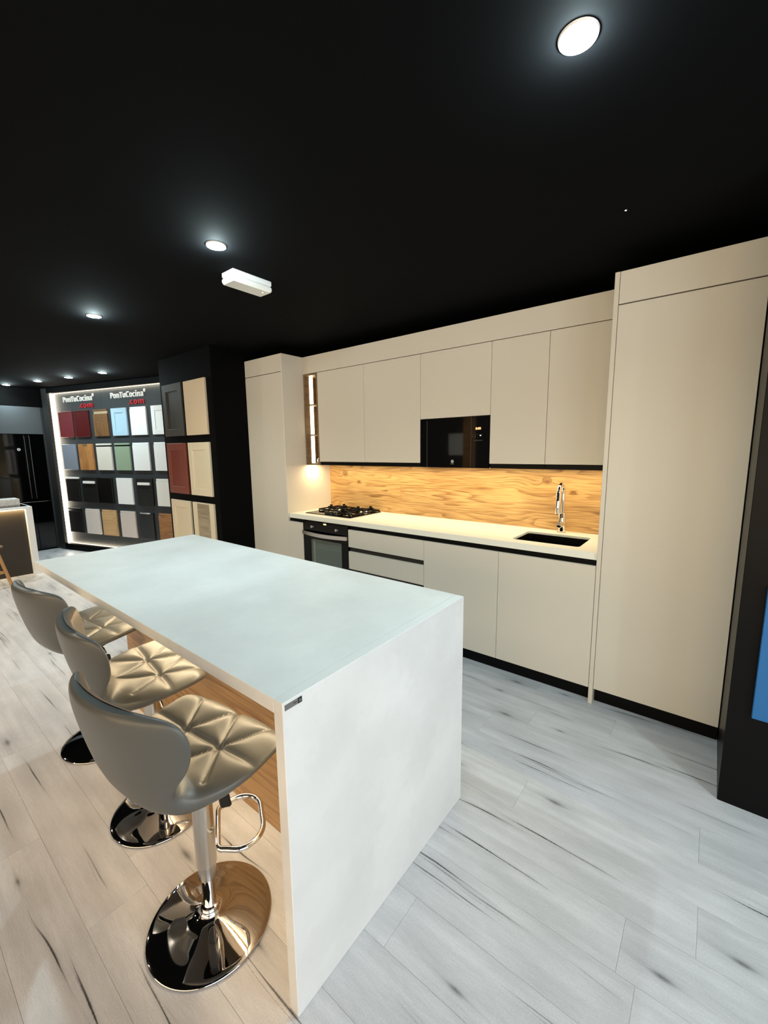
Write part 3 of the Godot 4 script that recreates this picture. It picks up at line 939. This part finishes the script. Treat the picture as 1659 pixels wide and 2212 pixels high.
func shell(t0: float, t1: float, nt: int, outer_only := false) -> SurfaceTool:
	var ni := 96
	var no := 84
	var tA := Vector2(-0.080, -0.020)
	var tB := Vector2(0.080, -0.020)
	var segs := [[tA, tB], [tA, Vector2(-0.16, -0.14)], [tA, Vector2(0, -0.165)], [tB, Vector2(0, -0.165)], [tB, Vector2(0.16, -0.14)], [tA, Vector2(-0.235, -0.015)], [tB, Vector2(0.235, -0.015)],
		[tA, Vector2(-0.165, 0.09)], [tA, Vector2(0, 0.12)], [tB, Vector2(0, 0.12)], [tB, Vector2(0.165, 0.09)]]
	var grid := []
	for i in nt + 1:
		var t := lerpf(t0, t1, float(i) / nt)
		var q := prof(t)
		var w: float = maxf(q[4], 0.02)
		var k := t * (PR.size() - 1)
		var wrap := 0.06 * smoothstep(5.5, 9.5, k)
		var row := []
		var I := Vector2(q[0], q[1])
		var O := Vector2(q[2], q[3])
		var mid := (I + O) * 0.5
		var hv := (I - O) * 0.5
		var dir := hv.normalized()
		for j in ni + no:
			var inner := j < ni
			var u: float
			if inner:
				var l := 2.0 * j / (ni - 1) - 1.0
				u = lerpf(l, sin(l * PI / 2), 0.7)
			else:
				var l := 1.0 - 2.0 * (j - ni + 1) / (no + 1.0)
				u = lerpf(l, sin(l * PI / 2), 0.7)
			var h := pow(maxf(1.0 - pow(absf(u), 3.2), 0.0), 0.48)
			var v := u * w
			var p := mid + hv * (h if inner else -h)
			if inner:
				var dd := 0.0
				if k < 7.5:
					var here := Vector2(v, p.x)
					var m := 9.0
					for s in segs:
						m = minf(m, seg_dist(here, s[0], s[1]))
					dd = 0.012 * exp(-m / 0.014) + 0.0025 * exp(-pow(m / 0.004, 2.0))
					dd += 0.008 * exp(-pow(minf(here.distance_to(tA), here.distance_to(tB)) / 0.016, 2.0))
					dd *= 1.0 - smoothstep(5.8, 7.0, k)
				if k > 6.0:
					var m2 := absf(absf(v) - 0.085)
					dd += (0.004 * exp(-pow(m2 / 0.012, 2.0)) + 0.002 * exp(-pow(m2 / 0.004, 2.0))) * smoothstep(6.5, 7.5, k) * (1.0 - smoothstep(11.0, 12.5, k))
				p -= dir * dd * h
			elif k > 6.0 and u < 0.0:
				var m3 := absf(absf(u) - 0.58)
				p += dir * 0.006 * exp(-pow(m3 * w / 0.0045, 2.0)) * smoothstep(6.5, 7.5, k) * (1.0 - smoothstep(11.0, 12.0, k))
			var fwd := wrap * pow(absf(v) / 0.238, 2.2)
			var lift := 0.026 * pow(absf(v) / 0.24, 2.4) * (1.0 - smoothstep(5.0, 7.0, k)) * smoothstep(0.0, 2.0, k)
			row.append(Vector3(v - 0.004 * smoothstep(5.5, 9.5, k), p.y + lift, p.x - fwd))
		grid.append(row)
	# smooth normals from neighbours
	var n := ni + no
	var st := mb()
	var nor := []
	for i in nt + 1:
		var row := []
		for j in n:
			var a: Vector3 = grid[maxi(i - 1, 0)][j]
			var b: Vector3 = grid[mini(i + 1, nt)][j]
			var c: Vector3 = grid[i][(j - 1 + n) % n]
			var d: Vector3 = grid[i][(j + 1) % n]
			row.append((b - a).cross(d - c).normalized())
		nor.append(row)
	for i in nt:
		for j in n:
			var jj := (j + 1) % n
			quadn(st, [[grid[i][j], nor[i][j]], [grid[i][jj], nor[i][jj]], [grid[i + 1][jj], nor[i + 1][jj]], [grid[i + 1][j], nor[i + 1][j]]])
	for e in [0, nt]:
		var c := Vector3.ZERO
		for p in grid[e]:
			c += p
		c /= n
		var nn: Vector3 = (c - grid[1 if e == 0 else nt - 1][ni / 2]).normalized()
		nn.x = 0.0
		nn = nn.normalized()
		for j in n:
			face(st, [c, grid[e][j], grid[e][(j + 1) % n]], nn)
	return st

func make_stool() -> Node3D:
	var t := thing("bar_stool", "", "bar stool", Vector3.ZERO, 0.0, "quilted bar stools along the island")
	var s := Node3D.new()
	var turn := Transform3D(Basis(Vector3.UP, 0.12), Vector3(0.0, 0.0, 0.0))
	s.free()
	var st := shell(0.0, 0.53, 64)
	var seat := put("seat", st, M.leather, t)
	seat.transform = turn
	seat.set_meta("label", "taupe seat quilted in triangles")
	var back := put("backrest", shell(0.53, 1.0, 52), M.leather, t)
	back.transform = turn
	put("seat_plate", lathe(mb(), [Vector2(0.0, 0.520), Vector2(0.05, 0.520), Vector2(0.075, 0.535), Vector2(0.08, 0.556), Vector2(0.0, 0.558)], 28), M.black, t)
	put("column", lathe(mb(), [Vector2(0.026, 0.2151), Vector2(0.0305, 0.2152), Vector2(0.0305, 0.545)], 36), M.satin, t)
	put("lower_sleeve", lathe(mb(), [Vector2(0.019, 0.165), Vector2(0.0265, 0.166), Vector2(0.0268, 0.2145), Vector2(0.026, 0.215)], 36), M.steel, t)
	put("gas_stem", lathe(mb(), [Vector2(0.0195, 0.048), Vector2(0.0195, 0.166)], 32), M.chrome, t)
	put("base_ring", lathe(mb(), [Vector2(0.0198, 0.066), Vector2(0.026, 0.064), Vector2(0.029, 0.057), Vector2(0.027, 0.051), Vector2(0.032, 0.047), Vector2(0.034, 0.041), Vector2(0.033, 0.034)], 36), M.chrome, t)
	put("base", lathe(mb(), [Vector2(0.0, 0.0), Vector2(0.184, 0.0), Vector2(0.1865, 0.002), Vector2(0.1875, 0.005), Vector2(0.1865, 0.008), Vector2(0.1835, 0.0098), Vector2(0.17, 0.0125), Vector2(0.14, 0.0175), Vector2(0.11, 0.022), Vector2(0.08, 0.0265), Vector2(0.055, 0.0315), Vector2(0.042, 0.036), Vector2(0.033, 0.042), Vector2(0.028, 0.052)], 72), mat(Color(0.76, 0.76, 0.77), 0.03, 1.0), t)
	# footrest: a D shaped loop, its straight side against the column
	var pts := [Vector3(-0.06, 0, 0.040), Vector3(0, 0, 0.040), Vector3(0.06, 0, 0.040)]
	pts += arc(Vector3(0.062, 0, 0.062), Vector3.FORWARD, Vector3.RIGHT, 0.022, 0.25, PI * 0.45, 5)
	pts += arc(Vector3(0.035, 0, 0.108), Vector3.RIGHT, Vector3.BACK, 0.066, -0.25, PI / 2, 9)
	pts += arc(Vector3(-0.035, 0, 0.108), Vector3.BACK, Vector3.LEFT, 0.066, 0.0, PI / 2 + 0.25, 9)
	pts += arc(Vector3(-0.062, 0, 0.062), Vector3.FORWARD, Vector3.LEFT, 0.022, PI * 0.45, 0.25, 5)
	var fr := put("footrest", tube(mb(), pts, 0.0085, 12, true), M.chrome, t)
	fr.transform = Transform3D(Basis(Vector3(0.866, 0, 0.5), Vector3.UP, Vector3(0.5, 0, -0.866)), Vector3(0, 0.32, 0))
	var lv := put("lever", tube(mb(), [Vector3(0.02, 0.53, -0.01), Vector3(0.055, 0.515, -0.025), Vector3(0.072, 0.49, -0.03)], 0.005, 10), M.chrome, t)
	put("lever_grip", bx(mb(), Vector3(-0.017, -0.034, -0.007), Vector3(0.017, 0.024, 0.007), 0.006, Transform3D(Basis.from_euler(Vector3(0.0, 0.75, 0.15)), Vector3(0.077, 0.463, -0.032))), M.plastic, lv)
	return t

func stools() -> void:
	var a := make_stool()
	a.position = Vector3(1.100, 0.0, 1.980)
	a.set_meta("label", "taupe bar stool nearest the camera, next to the white end panel")
	var b := a.duplicate()
	b.name = numbered("bar_stool")
	add_child(b)
	b.position = Vector3(0.533, 0.0, 1.882)
	b.rotation.y = -0.25
	b.set_meta("label", "middle of the three taupe bar stools along the island")
	var c := a.duplicate()
	c.name = numbered("bar_stool")
	add_child(c)
	c.position = Vector3(-0.155, 0.0, 1.870)
	c.rotation.y = -0.02
	c.set_meta("label", "farthest of the three taupe bar stools, at the left end of the island")

# ------------------------------------------------------------------ ceiling fittings
func ceiling_things() -> void:
	var t := thing("emergency_light", "white emergency light box on the black ceiling", "emergency light", Vector3(0.098, CEIL, 1.01))
	put("base", box(Vector3(-0.055, -0.028, -0.125), Vector3(0.055, 0.0, 0.125), 0.004), M.white, t)
	put("diffuser", box(Vector3(-0.058, -0.062, -0.129), Vector3(0.058, -0.0285, 0.129), 0.010), mat(Color(0.92, 0.92, 0.90), 0.3), t)
	put("indicator", lathe(mb(), [Vector2(0.004, -0.0625), Vector2(0.0035, -0.0645), Vector2(0, -0.065)], 12, Transform3D(Basis.IDENTITY, Vector3(0.02, 0, -0.085))), glow(Color(0.95, 1.0, 0.85), 1.5), t)
	t = thing("ceiling_sensor", "tiny white sensor dot on the ceiling near the right tall cabinet", "sensor", Vector3(1.878, CEIL, 0.41))
	put("housing", lathe(mb(), [Vector2(0.0, -0.004), Vector2(0.012, -0.004), Vector2(0.015, 0.0)], 20), M.black, t)
	put("indicator", lathe(mb(), [Vector2(0.0, -0.006), Vector2(0.003, -0.0055), Vector2(0.004, -0.004)], 12), glow(Color(0.9, 0.93, 1.0), 2.0), t)

# ------------------------------------------------------------------ display wall with door samples
func sample(parent: Node, x0: float, x1: float, y0: float, y1: float, style: String, m: Material, z := 0.0) -> void:
	# style: flat, frame (a sunk field), lip (a folded grip along the top), bar (a bar handle), notch, profile
	var d := 0.022
	var w := x1 - x0
	var h := y1 - y0
	match style:
		"frame":
			var f := 0.065 if w < 0.36 else 0.075
			var st := mb()
			bx(st, Vector3(0, 0, z), Vector3(f, h, z + d), 0.002)
			bx(st, Vector3(w - f, 0, z), Vector3(w, h, z + d), 0.002)
			bx(st, Vector3(f, h - f, z), Vector3(w - f, h, z + d), 0.002)
			bx(st, Vector3(f, 0, z), Vector3(w - f, f, z + d), 0.002)
			put("frame", st, m, parent)
			put("field", box(Vector3(f, f, z + 0.002), Vector3(w - f, h - f, z + d - 0.009), 0.0), m, parent)
		"lip":
			put("front", box(Vector3(0, 0, z), Vector3(w, h - 0.032, z + d), 0.0015), m, parent)
			put("grip", box(Vector3(0, h - 0.030, z), Vector3(w - 0.004, h, z + d - 0.006), 0.002), m, parent)
		"profile":
			put("front", box(Vector3(0, 0, z), Vector3(w, h - 0.045, z + d), 0.0015), m, parent)
			put("channel", box(Vector3(0.002, h - 0.0449, z), Vector3(w - 0.002, h - 0.025, z + 0.006), 0.0), M.channel, parent)
			put("grip", box(Vector3(0, h - 0.0249, z), Vector3(w, h, z + d), 0.002), m, parent)
		"bar":
			put("front", box(Vector3(0, 0, z), Vector3(w, h, z + d), 0.0015), m, parent)
			put("bar_handle", box(Vector3(0.05, h - 0.09, z + d), Vector3(w - 0.03, h - 0.055, z + d + 0.02), 0.003), M.white, parent)
		"toplit":
			put("front", box(Vector3(0, 0, z), Vector3(w, h - 0.026, z + d), 0.0015), m, parent)
			put("grip", box(Vector3(0, h - 0.0255, z), Vector3(w, h, z + d + 0.008), 0.002), M.white, parent)
		"notch":
			var st := mb()
			bx(st, Vector3(0, 0, z), Vector3(w, h - 0.035, z + d), 0.001)
			bx(st, Vector3(0, h - 0.035, z), Vector3(w * 0.3, h, z + d), 0.001)
			bx(st, Vector3(w * 0.66, h - 0.035, z), Vector3(w, h, z + d), 0.001)
			put("front", st, m, parent)
			put("notch", box(Vector3(w * 0.3, h - 0.034, z), Vector3(w * 0.66, h, z + 0.006), 0.0), M.walnut, parent)
		_:
			put("front", box(Vector3(0, 0, z), Vector3(w, h, z + d), 0.002), m, parent)

func display() -> void:
	var x := Transform3D(Basis(Vector3.UP, DA), Vector3(-5.87, 0, 0.58))
	var t := thing("sample_wall", "slate display panel with lit edges that carries four rows of door samples", "display panel", x.origin, DA)
	put("backing_board", box(Vector3(0.10, 0.03, 0.0005), Vector3(1.283, 2.44, 0.006), 0.0), M.slate, t)
	put("backing_board", box(Vector3(1.285, 0.03, 0.0005), Vector3(2.78, 2.44, 0.006), 0.0), M.slate, t)
	put("frame_side", box(Vector3(0.06, 0.012, 0.0065), Vector3(0.185, 2.455, 0.075), 0.002), M.frame, t)
	put("frame_top", box(Vector3(0.186, 2.380, 0.0065), Vector3(2.78, 2.455, 0.075), 0.002), M.black, t)
	put("frame_bottom", box(Vector3(0.186, 0.012, 0.0065), Vector3(2.78, 0.098, 0.075), 0.002), M.black, t)
	var s := thing("led_strip", "white light strips along the edges of the slate display panel", "light strip", x.origin, DA)
	put("diffuser", box(Vector3(0.1855, 0.10, 0.007), Vector3(0.194, 2.378, 0.032), 0.001), M.neutral, s)
	put("diffuser", box(Vector3(0.20, 2.371, 0.007), Vector3(2.75, 2.3795, 0.030), 0.001), glow(Color(1.0, 0.93, 0.8), 1.2), s)
	put("diffuser", box(Vector3(0.20, 0.0985, 0.007), Vector3(2.75, 0.107, 0.030), 0.001), glow(Color(1.0, 0.93, 0.8), 1.2), s)
	area_light(s, Vector3(0.196, 1.24, 0.022), Vector3(1, 0, -0.35), Vector2(0.02, 2.27), Color(1.0, 0.95, 0.86), 1.1, Vector3.BACK)
	area_light(s, Vector3(1.48, 2.369, 0.022), Vector3(0, -1, -0.35), Vector2(2.54, 0.02), Color(1.0, 0.92, 0.78), 0.22)
	area_light(s, Vector3(1.48, 0.109, 0.022), Vector3(0, 1, -0.35), Vector2(2.54, 0.02), Color(1.0, 0.92, 0.78), 0.32)
	# lettering
	var red := mat(Color(0.70, 0.03, 0.10), 0.45)
	var i := 0
	for sx in [0.462, 1.500]:
		var g := thing("wall_sign", ["white and red lettered sign at the left of the slate display panel", "white and red lettered sign at the right of the slate display panel"][i], "sign", x.origin, DA)
		text("PonTuCocina", 0.076, 0.640, 0.012, M.white, g, "lettering", Vector3(sx, 2.236, 0.006))
		text("®", 0.045, 0.036, 0.008, M.white, g, "mark", Vector3(sx + 0.645, 2.287, 0.006))
		text(".com", 0.075, 0.30, 0.012, red, g, "lettering", Vector3(sx + 0.345, 2.140, 0.006))
		i += 1
	var oakm: StandardMaterial3D = textured(wood(256, 256, 91, Color(0.66, 0.47, 0.29), Color(0.38, 0.24, 0.13), 5.0, 4.0, 0.5, 0.6, 0), 0.5, Vector3(2.2, 2.2, 1))
	var lightoak: StandardMaterial3D = textured(wood(256, 256, 95, Color(0.80, 0.66, 0.48), Color(0.55, 0.41, 0.26), 5.0, 4.0, 0.5, 0.6, 0), 0.5, Vector3(2.2, 2.2, 1))
	var upright := textured(wood(256, 256, 97, Color(0.74, 0.52, 0.31), Color(0.43, 0.27, 0.13), 6.0, 3.0, 0.5, 0.6, 0, true), 0.5, Vector3(2.2, 2.2, 1))
	var rustic := textured(wood(256, 256, 99, Color(0.50, 0.35, 0.20), Color(0.22, 0.14, 0.08), 6.0, 3.0, 0.5, 0.6, 1, true), 0.5, Vector3(2.2, 2.2, 1))
	var wh := mat(Color(0.93, 0.94, 0.95), 0.35)
	var blk := mat(Color(0.07, 0.07, 0.07), 0.5)
	var R := [
		[["frame_thin", mat(Color(0.43, 0.16, 0.18), 0.4), 0.330, 0.640, "muted red cabinet door sample, first in the top row of the lit display"],
		["frame_thin", mat(Color(0.30, 0.05, 0.055), 0.35), 0.690, 1.000, "dark red cabinet door sample, second in the top row of the lit display"],
		["rustic", rustic, 1.104, 1.402, "rustic brown wood door sample with pale grip in the top row"],
		["frame", mat(Color(0.66, 0.78, 0.86), 0.45), 1.488, 1.790, "light blue framed door sample in the top row"],
		["lip", wh, 1.864, 2.168, "plain white door sample, fifth in the top row of the display"],
		["frame", wh, 2.268, 2.575, "white framed door sample, last in the top row beside the black pillar"]],
		[["flat", mat(Color(0.52, 0.55, 0.61), 0.3), 0.325, 0.630, "blue grey door sample, first in the second row of the display"],
		["notch", upright, 0.698, 1.018, "warm oak door sample with a grip notch, in the second row"],
		["profile", mat(Color(0.86, 0.84, 0.80), 0.4), 1.098, 1.410, "cream door sample with a dark grip groove in the second row"],
		["profile", mat(Color(0.56, 0.64, 0.55), 0.45), 1.486, 1.786, "sage green door sample in the second row of the display"],
		["lip", wh, 1.850, 2.163, "white folded-grip door sample right of the sage green one"],
		["lip", wh, 2.260, 2.570, "white folded-grip door sample, last in the second row by the pillar"]],
		[["toplit", blk, 0.316, 0.612, "black door sample with a bright top grip, first in the third row"],
		["bar", blk, 0.690, 1.025, "black door sample with a white bar handle, second in the third row"],
		["flat", mat(Color(0.05, 0.045, 0.045), 0.3), 1.045, 1.352, "plain black door sample left of the white one in the third row"],
		["flat", wh, 1.450, 1.767, "plain white door sample between two black ones in the third row"],
		["bar", blk, 1.850, 2.165, "black door sample with a white bar handle, fifth in the third row"],
		["lip", mat(Color(0.90, 0.90, 0.89), 0.4), 2.243, 2.560, "white folded-grip door sample, last in the third row by the pillar"]],
		[["profile", mat(Color(0.10, 0.10, 0.10), 0.4), 0.290, 0.585, "dark grey door sample with a grip groove, first in the bottom row"],
		["lip", mat(Color(0.86, 0.82, 0.80), 0.45), 0.686, 0.999, "pinkish white door sample, second in the bottom row"],
		["lip", lightoak, 1.060, 1.372, "light oak door sample, third in the bottom row of the display"],
		["lip", mat(Color(0.80, 0.76, 0.74), 0.45), 1.461, 1.768, "pale beige door sample, fourth in the bottom row of the display"],
		["toplit_dark", mat(Color(0.11, 0.12, 0.12), 0.4), 1.847, 2.126, "dark slate door sample, fifth in the bottom row of the display"],
		["lip", oakm, 2.230, 2.540, "brown oak door sample, last in the bottom row by the pillar"]]]
	var ys := [[1.727, 2.103], [1.245, 1.625], [0.762, 1.135], [0.280, 0.660]]
	for r in 4:
		for e in R[r]:
			var o := thing("door_sample", e[4], "door sample", x * Vector3(e[2], ys[r][0], 0.0062), DA, "door samples on the lit display")
			var style: String = e[0]
			if style == "frame_thin":
				var w: float = e[3] - e[2]
				var h: float = ys[r][1] - ys[r][0]
				var st := mb()
				bx(st, Vector3(0, 0, 0), Vector3(0.012, h, 0.024), 0.002)
				bx(st, Vector3(w - 0.012, 0, 0), Vector3(w, h, 0.024), 0.002)
				bx(st, Vector3(0.012, h - 0.012, 0), Vector3(w - 0.012, h, 0.024), 0.002)
				bx(st, Vector3(0.012, 0, 0), Vector3(w - 0.012, 0.012, 0.024), 0.002)
				put("edge", st, e[1], o)
				put("field", box(Vector3(0.012, 0.012, 0.0), Vector3(w - 0.012, h - 0.012, 0.019), 0.0), e[1], o)
			elif style == "rustic":
				var w: float = e[3] - e[2]
				var h: float = ys[r][1] - ys[r][0]
				sample(o, e[2], e[3], ys[r][0], ys[r][1] - 0.062, "flat", e[1])
				put("grip", box(Vector3(0.012, h - 0.061, 0), Vector3(w - 0.004, h - 0.022, 0.012), 0.001), mat(Color(0.70, 0.62, 0.52), 0.4), o)
				put("edge", box(Vector3(0, h - 0.021, 0), Vector3(w, h, 0.022), 0.001), e[1], o)
			elif style == "toplit_dark":
				sample(o, e[2], e[3], ys[r][0], ys[r][1], "flat", e[1])
				put("grip", box(Vector3(0.04, ys[r][1] - ys[r][0] - 0.02, 0.022), Vector3(0.24, ys[r][1] - ys[r][0] - 0.004, 0.034), 0.002), M.satin, o)
			else:
				sample(o, e[2], e[3], ys[r][0], ys[r][1], style, e[1])
	# the six larger samples on the pillar
	var cream := mat(Color(0.83, 0.74, 0.62), 0.4)
	var cream2 := mat(Color(0.86, 0.80, 0.69), 0.4)
	var P := [
		[-2.44, -2.032, 1.657, 2.188, mat(Color(0.235, 0.23, 0.215), 0.45), "frame", "dark grey framed door sample at the top left of the black pillar"],
		[-1.975, -1.573, 1.657, 2.183, cream, "flat", "plain beige door sample at the top right of the black pillar"],
		[-2.44, -2.030, 1.054, 1.584, mat(Color(0.47, 0.225, 0.175), 0.4), "frame", "brick red framed door sample in the middle of the black pillar"],
		[-1.975, -1.570, 1.054, 1.584, cream2, "frame", "cream framed door sample right of the brick red one"],
		[-2.44, -2.028, 0.452, 0.981, cream2, "frame", "cream framed door sample at the lower left of the black pillar"],
		[-1.972, -1.566, 0.452, 0.981, cream2, "window", "cream framed sample with a grey wood field, low on the black pillar"]]
	var greywood := textured(wood(256, 256, 103, Color(0.66, 0.60, 0.50), Color(0.42, 0.37, 0.29), 6.0, 3.0, 0.5, 0.6, 0), 0.5, Vector3(2.0, 2.0, 1))
	for e in P:
		var o := thing("door_sample", e[6], "door sample", Vector3(e[0], e[2], 0.3605), 0.0, "door samples on the black pillar")
		if e[5] == "window":
			var w: float = e[1] - e[0]
			var h: float = e[3] - e[2]
			var f := 0.08
			var st := mb()
			bx(st, Vector3(0, 0, 0), Vector3(f, h, 0.022), 0.002)
			bx(st, Vector3(w - f, 0, 0), Vector3(w, h, 0.022), 0.002)
			bx(st, Vector3(f, h - 0.012, 0), Vector3(w - f, h, 0.022), 0.002)
			bx(st, Vector3(f, 0, 0), Vector3(w - f, f, 0.022), 0.002)
			put("frame", st, e[4], o)
			put("field", box(Vector3(f, f, 0.001), Vector3(w - f, h - 0.012, 0.014), 0.0), greywood, o)
		else:
			sample(o, e[0], e[1], e[2], e[3], e[5], e[4])
	# the blue sample at the right edge of the picture
	var b := thing("door_sample", "bright blue panel on the black wall at the right edge", "door sample", Vector3(2.45, 0.419, 0.4075))
	put("front", box(Vector3(0, 0, 0), Vector3(0.42, 0.54, 0.022), 0.002), mat(Color(0.07, 0.37, 0.60), 0.5), b)

# ------------------------------------------------------------------ left side: appliance housing, second counter
func left_side() -> void:
	var t := thing("appliance_housing", "dark grey tall housing left of the lit display", "cabinet")
	var xf := -5.85
	put("top_panel", box(Vector3(-5.915, 1.785, 0.655), Vector3(xf, 2.183, 3.0), 0.002), mat(Color(0.26, 0.275, 0.29), 0.45), t)
	put("side_panel", box(Vector3(-5.915, 0.0, 0.615), Vector3(xf, 2.183, 0.6548), 0.002), M.frame, t)
	t = thing("refrigerator", "black glass refrigerator with two slim handles in the grey housing", "refrigerator")
	put("body", box(Vector3(-5.918, 0.02, 0.657), Vector3(-5.885, 1.783, 2.2), 0.001), M.plastic, t)
	for z in [[0.657, 0.862], [0.866, 1.30], [1.304, 1.75]]:
		put("door", box(Vector3(-5.884, 0.77, z[0]), Vector3(-5.862, 1.782, z[1]), 0.002), M.glass, t)
		put("drawer", box(Vector3(-5.884, 0.03, z[0]), Vector3(-5.862, 0.762, z[1]), 0.002), M.glass, t)
	for z in [0.835, 0.893]:
		put("handle", tube(mb(), [Vector3(-5.862, 0.82, z), Vector3(-5.835, 0.83, z), Vector3(-5.835, 1.75, z), Vector3(-5.862, 1.76, z)], 0.007, 10), mat(Color(0.35, 0.36, 0.38), 0.3, 1.0), t)
	put("trim_line", box(Vector3(-5.8618, 0.7625, 0.70), Vector3(-5.858, 0.768, 1.0), 0.0005), M.satin, t)
	emblem(t, Vector3(-5.861, 1.557, 0.966), 0.022, Basis(Vector3.UP, PI / 2))

	# second counter
	t = thing("display_counter", "white counter with a dark lit front at the left edge of the picture", "counter")
	put("countertop", box(Vector3(-5.0, 0.828, 1.209), Vector3(-4.335, 0.85, 3.2), 0.001), M.white, t)
	put("end_panel", box(Vector3(-5.0, 0.0, 1.209), Vector3(-4.335, 0.8278, 1.272), 0.001), M.white, t)
	put("front_panel", box(Vector3(-4.95, 0.0, 1.274), Vector3(-4.395, 0.826, 3.18), 0.001), mat(Color(0.17, 0.14, 0.11), 0.35), t)
	var s := thing("led_strip", "warm light strip under the lip of the white counter at the left", "light strip")
	put("diffuser", box(Vector3(-4.372, 0.820, 1.29), Vector3(-4.362, 0.8275, 3.1), 0.001), M.neutral, s)
	area_light(s, Vector3(-4.366, 0.817, 2.0), Vector3(-0.35, -1, 0), Vector2(1.45, 0.01), Color(1.0, 0.90, 0.68), 0.9, Vector3.BACK)
	var h := put("induction_hob", box(Vector3(-4.93, 0.8502, 1.235), Vector3(-4.42, 0.857, 1.85), 0.002), M.glass)
	tag(h, "flat black glass hob on the white counter at the left edge", "hob")
	var wb := mat(Color(0.86, 0.85, 0.84), 0.6)
	var k := put("box", box(Vector3(-4.83, 0.8575, 1.273), Vector3(-4.575, 0.935, 1.72), 0.002), textured(cloudy(Color(0.75, 0.74, 0.73), Color(0.92, 0.91, 0.90), 0.02, 8), 0.6, Vector3(3, 3, 1)))
	tag(k, "white and grey box lying on the black hob at the left edge", "box")
	# wooden stool before it, only its legs reach into the picture
	t = thing("wooden_stool", "light wooden stool with splayed legs before the counter at the left edge", "stool", Vector3(-3.99, 0, 1.75), 0.3)
	var lw := mat(Color(0.74, 0.55, 0.36), 0.5)
	put("seat", lathe(mb(), [Vector2(0, 0.44), Vector2(0.15, 0.44), Vector2(0.168, 0.45), Vector2(0.17, 0.468), Vector2(0.16, 0.475), Vector2(0.0, 0.472)], 32), mat(Color(0.30, 0.14, 0.07), 0.5), t)
	for a in [0.0, 1.0, 2.0, 3.0]:
		var d := Vector3(cos(a * PI / 2 + 0.6), 0, sin(a * PI / 2 + 0.6))
		put("leg", tube(mb(), [d * 0.20, d * 0.11 + Vector3(0, 0.442, 0)], 0.016, 12), lw, t)
	for a in [0.0, 1.0, 2.0, 3.0]:
		var d := Vector3(cos(a * PI / 2 + 0.6), 0, sin(a * PI / 2 + 0.6))
		var e := Vector3(cos((a + 1) * PI / 2 + 0.6), 0, sin((a + 1) * PI / 2 + 0.6))
		put("stretcher", tube(mb(), [d * 0.165 + Vector3(0, 0.17, 0), e * 0.165 + Vector3(0, 0.17, 0)], 0.009, 10), lw, t)

# ------------------------------------------------------------------
func _ready() -> void:
	var cam := Camera3D.new()
	cam.name = "camera"
	add_child(cam)
	cam.position = Vector3(2.258149, 1.492809, 2.517660)
	cam.rotation = Vector3(-0.148647, 0.670966, -0.012279)
	cam.fov = 101.56565
	cam.near = 0.02
	cam.current = true
	var we := WorldEnvironment.new()
	we.name = "world"
	var env := Environment.new()
	env.background_mode = Environment.BG_COLOR
	env.background_color = Color(0, 0, 0)
	env.tonemap_mode = Environment.TONE_MAPPER_LINEAR
	env.tonemap_exposure = 1.0
	env.sdfgi_enabled = true
	env.ssao_enabled = true
	env.ssil_enabled = true
	we.environment = env
	add_child(we)
	materials()
	lights()
	room()
	kitchen()
	island()
	stools()
	display()
	left_side()
	ceiling_things()
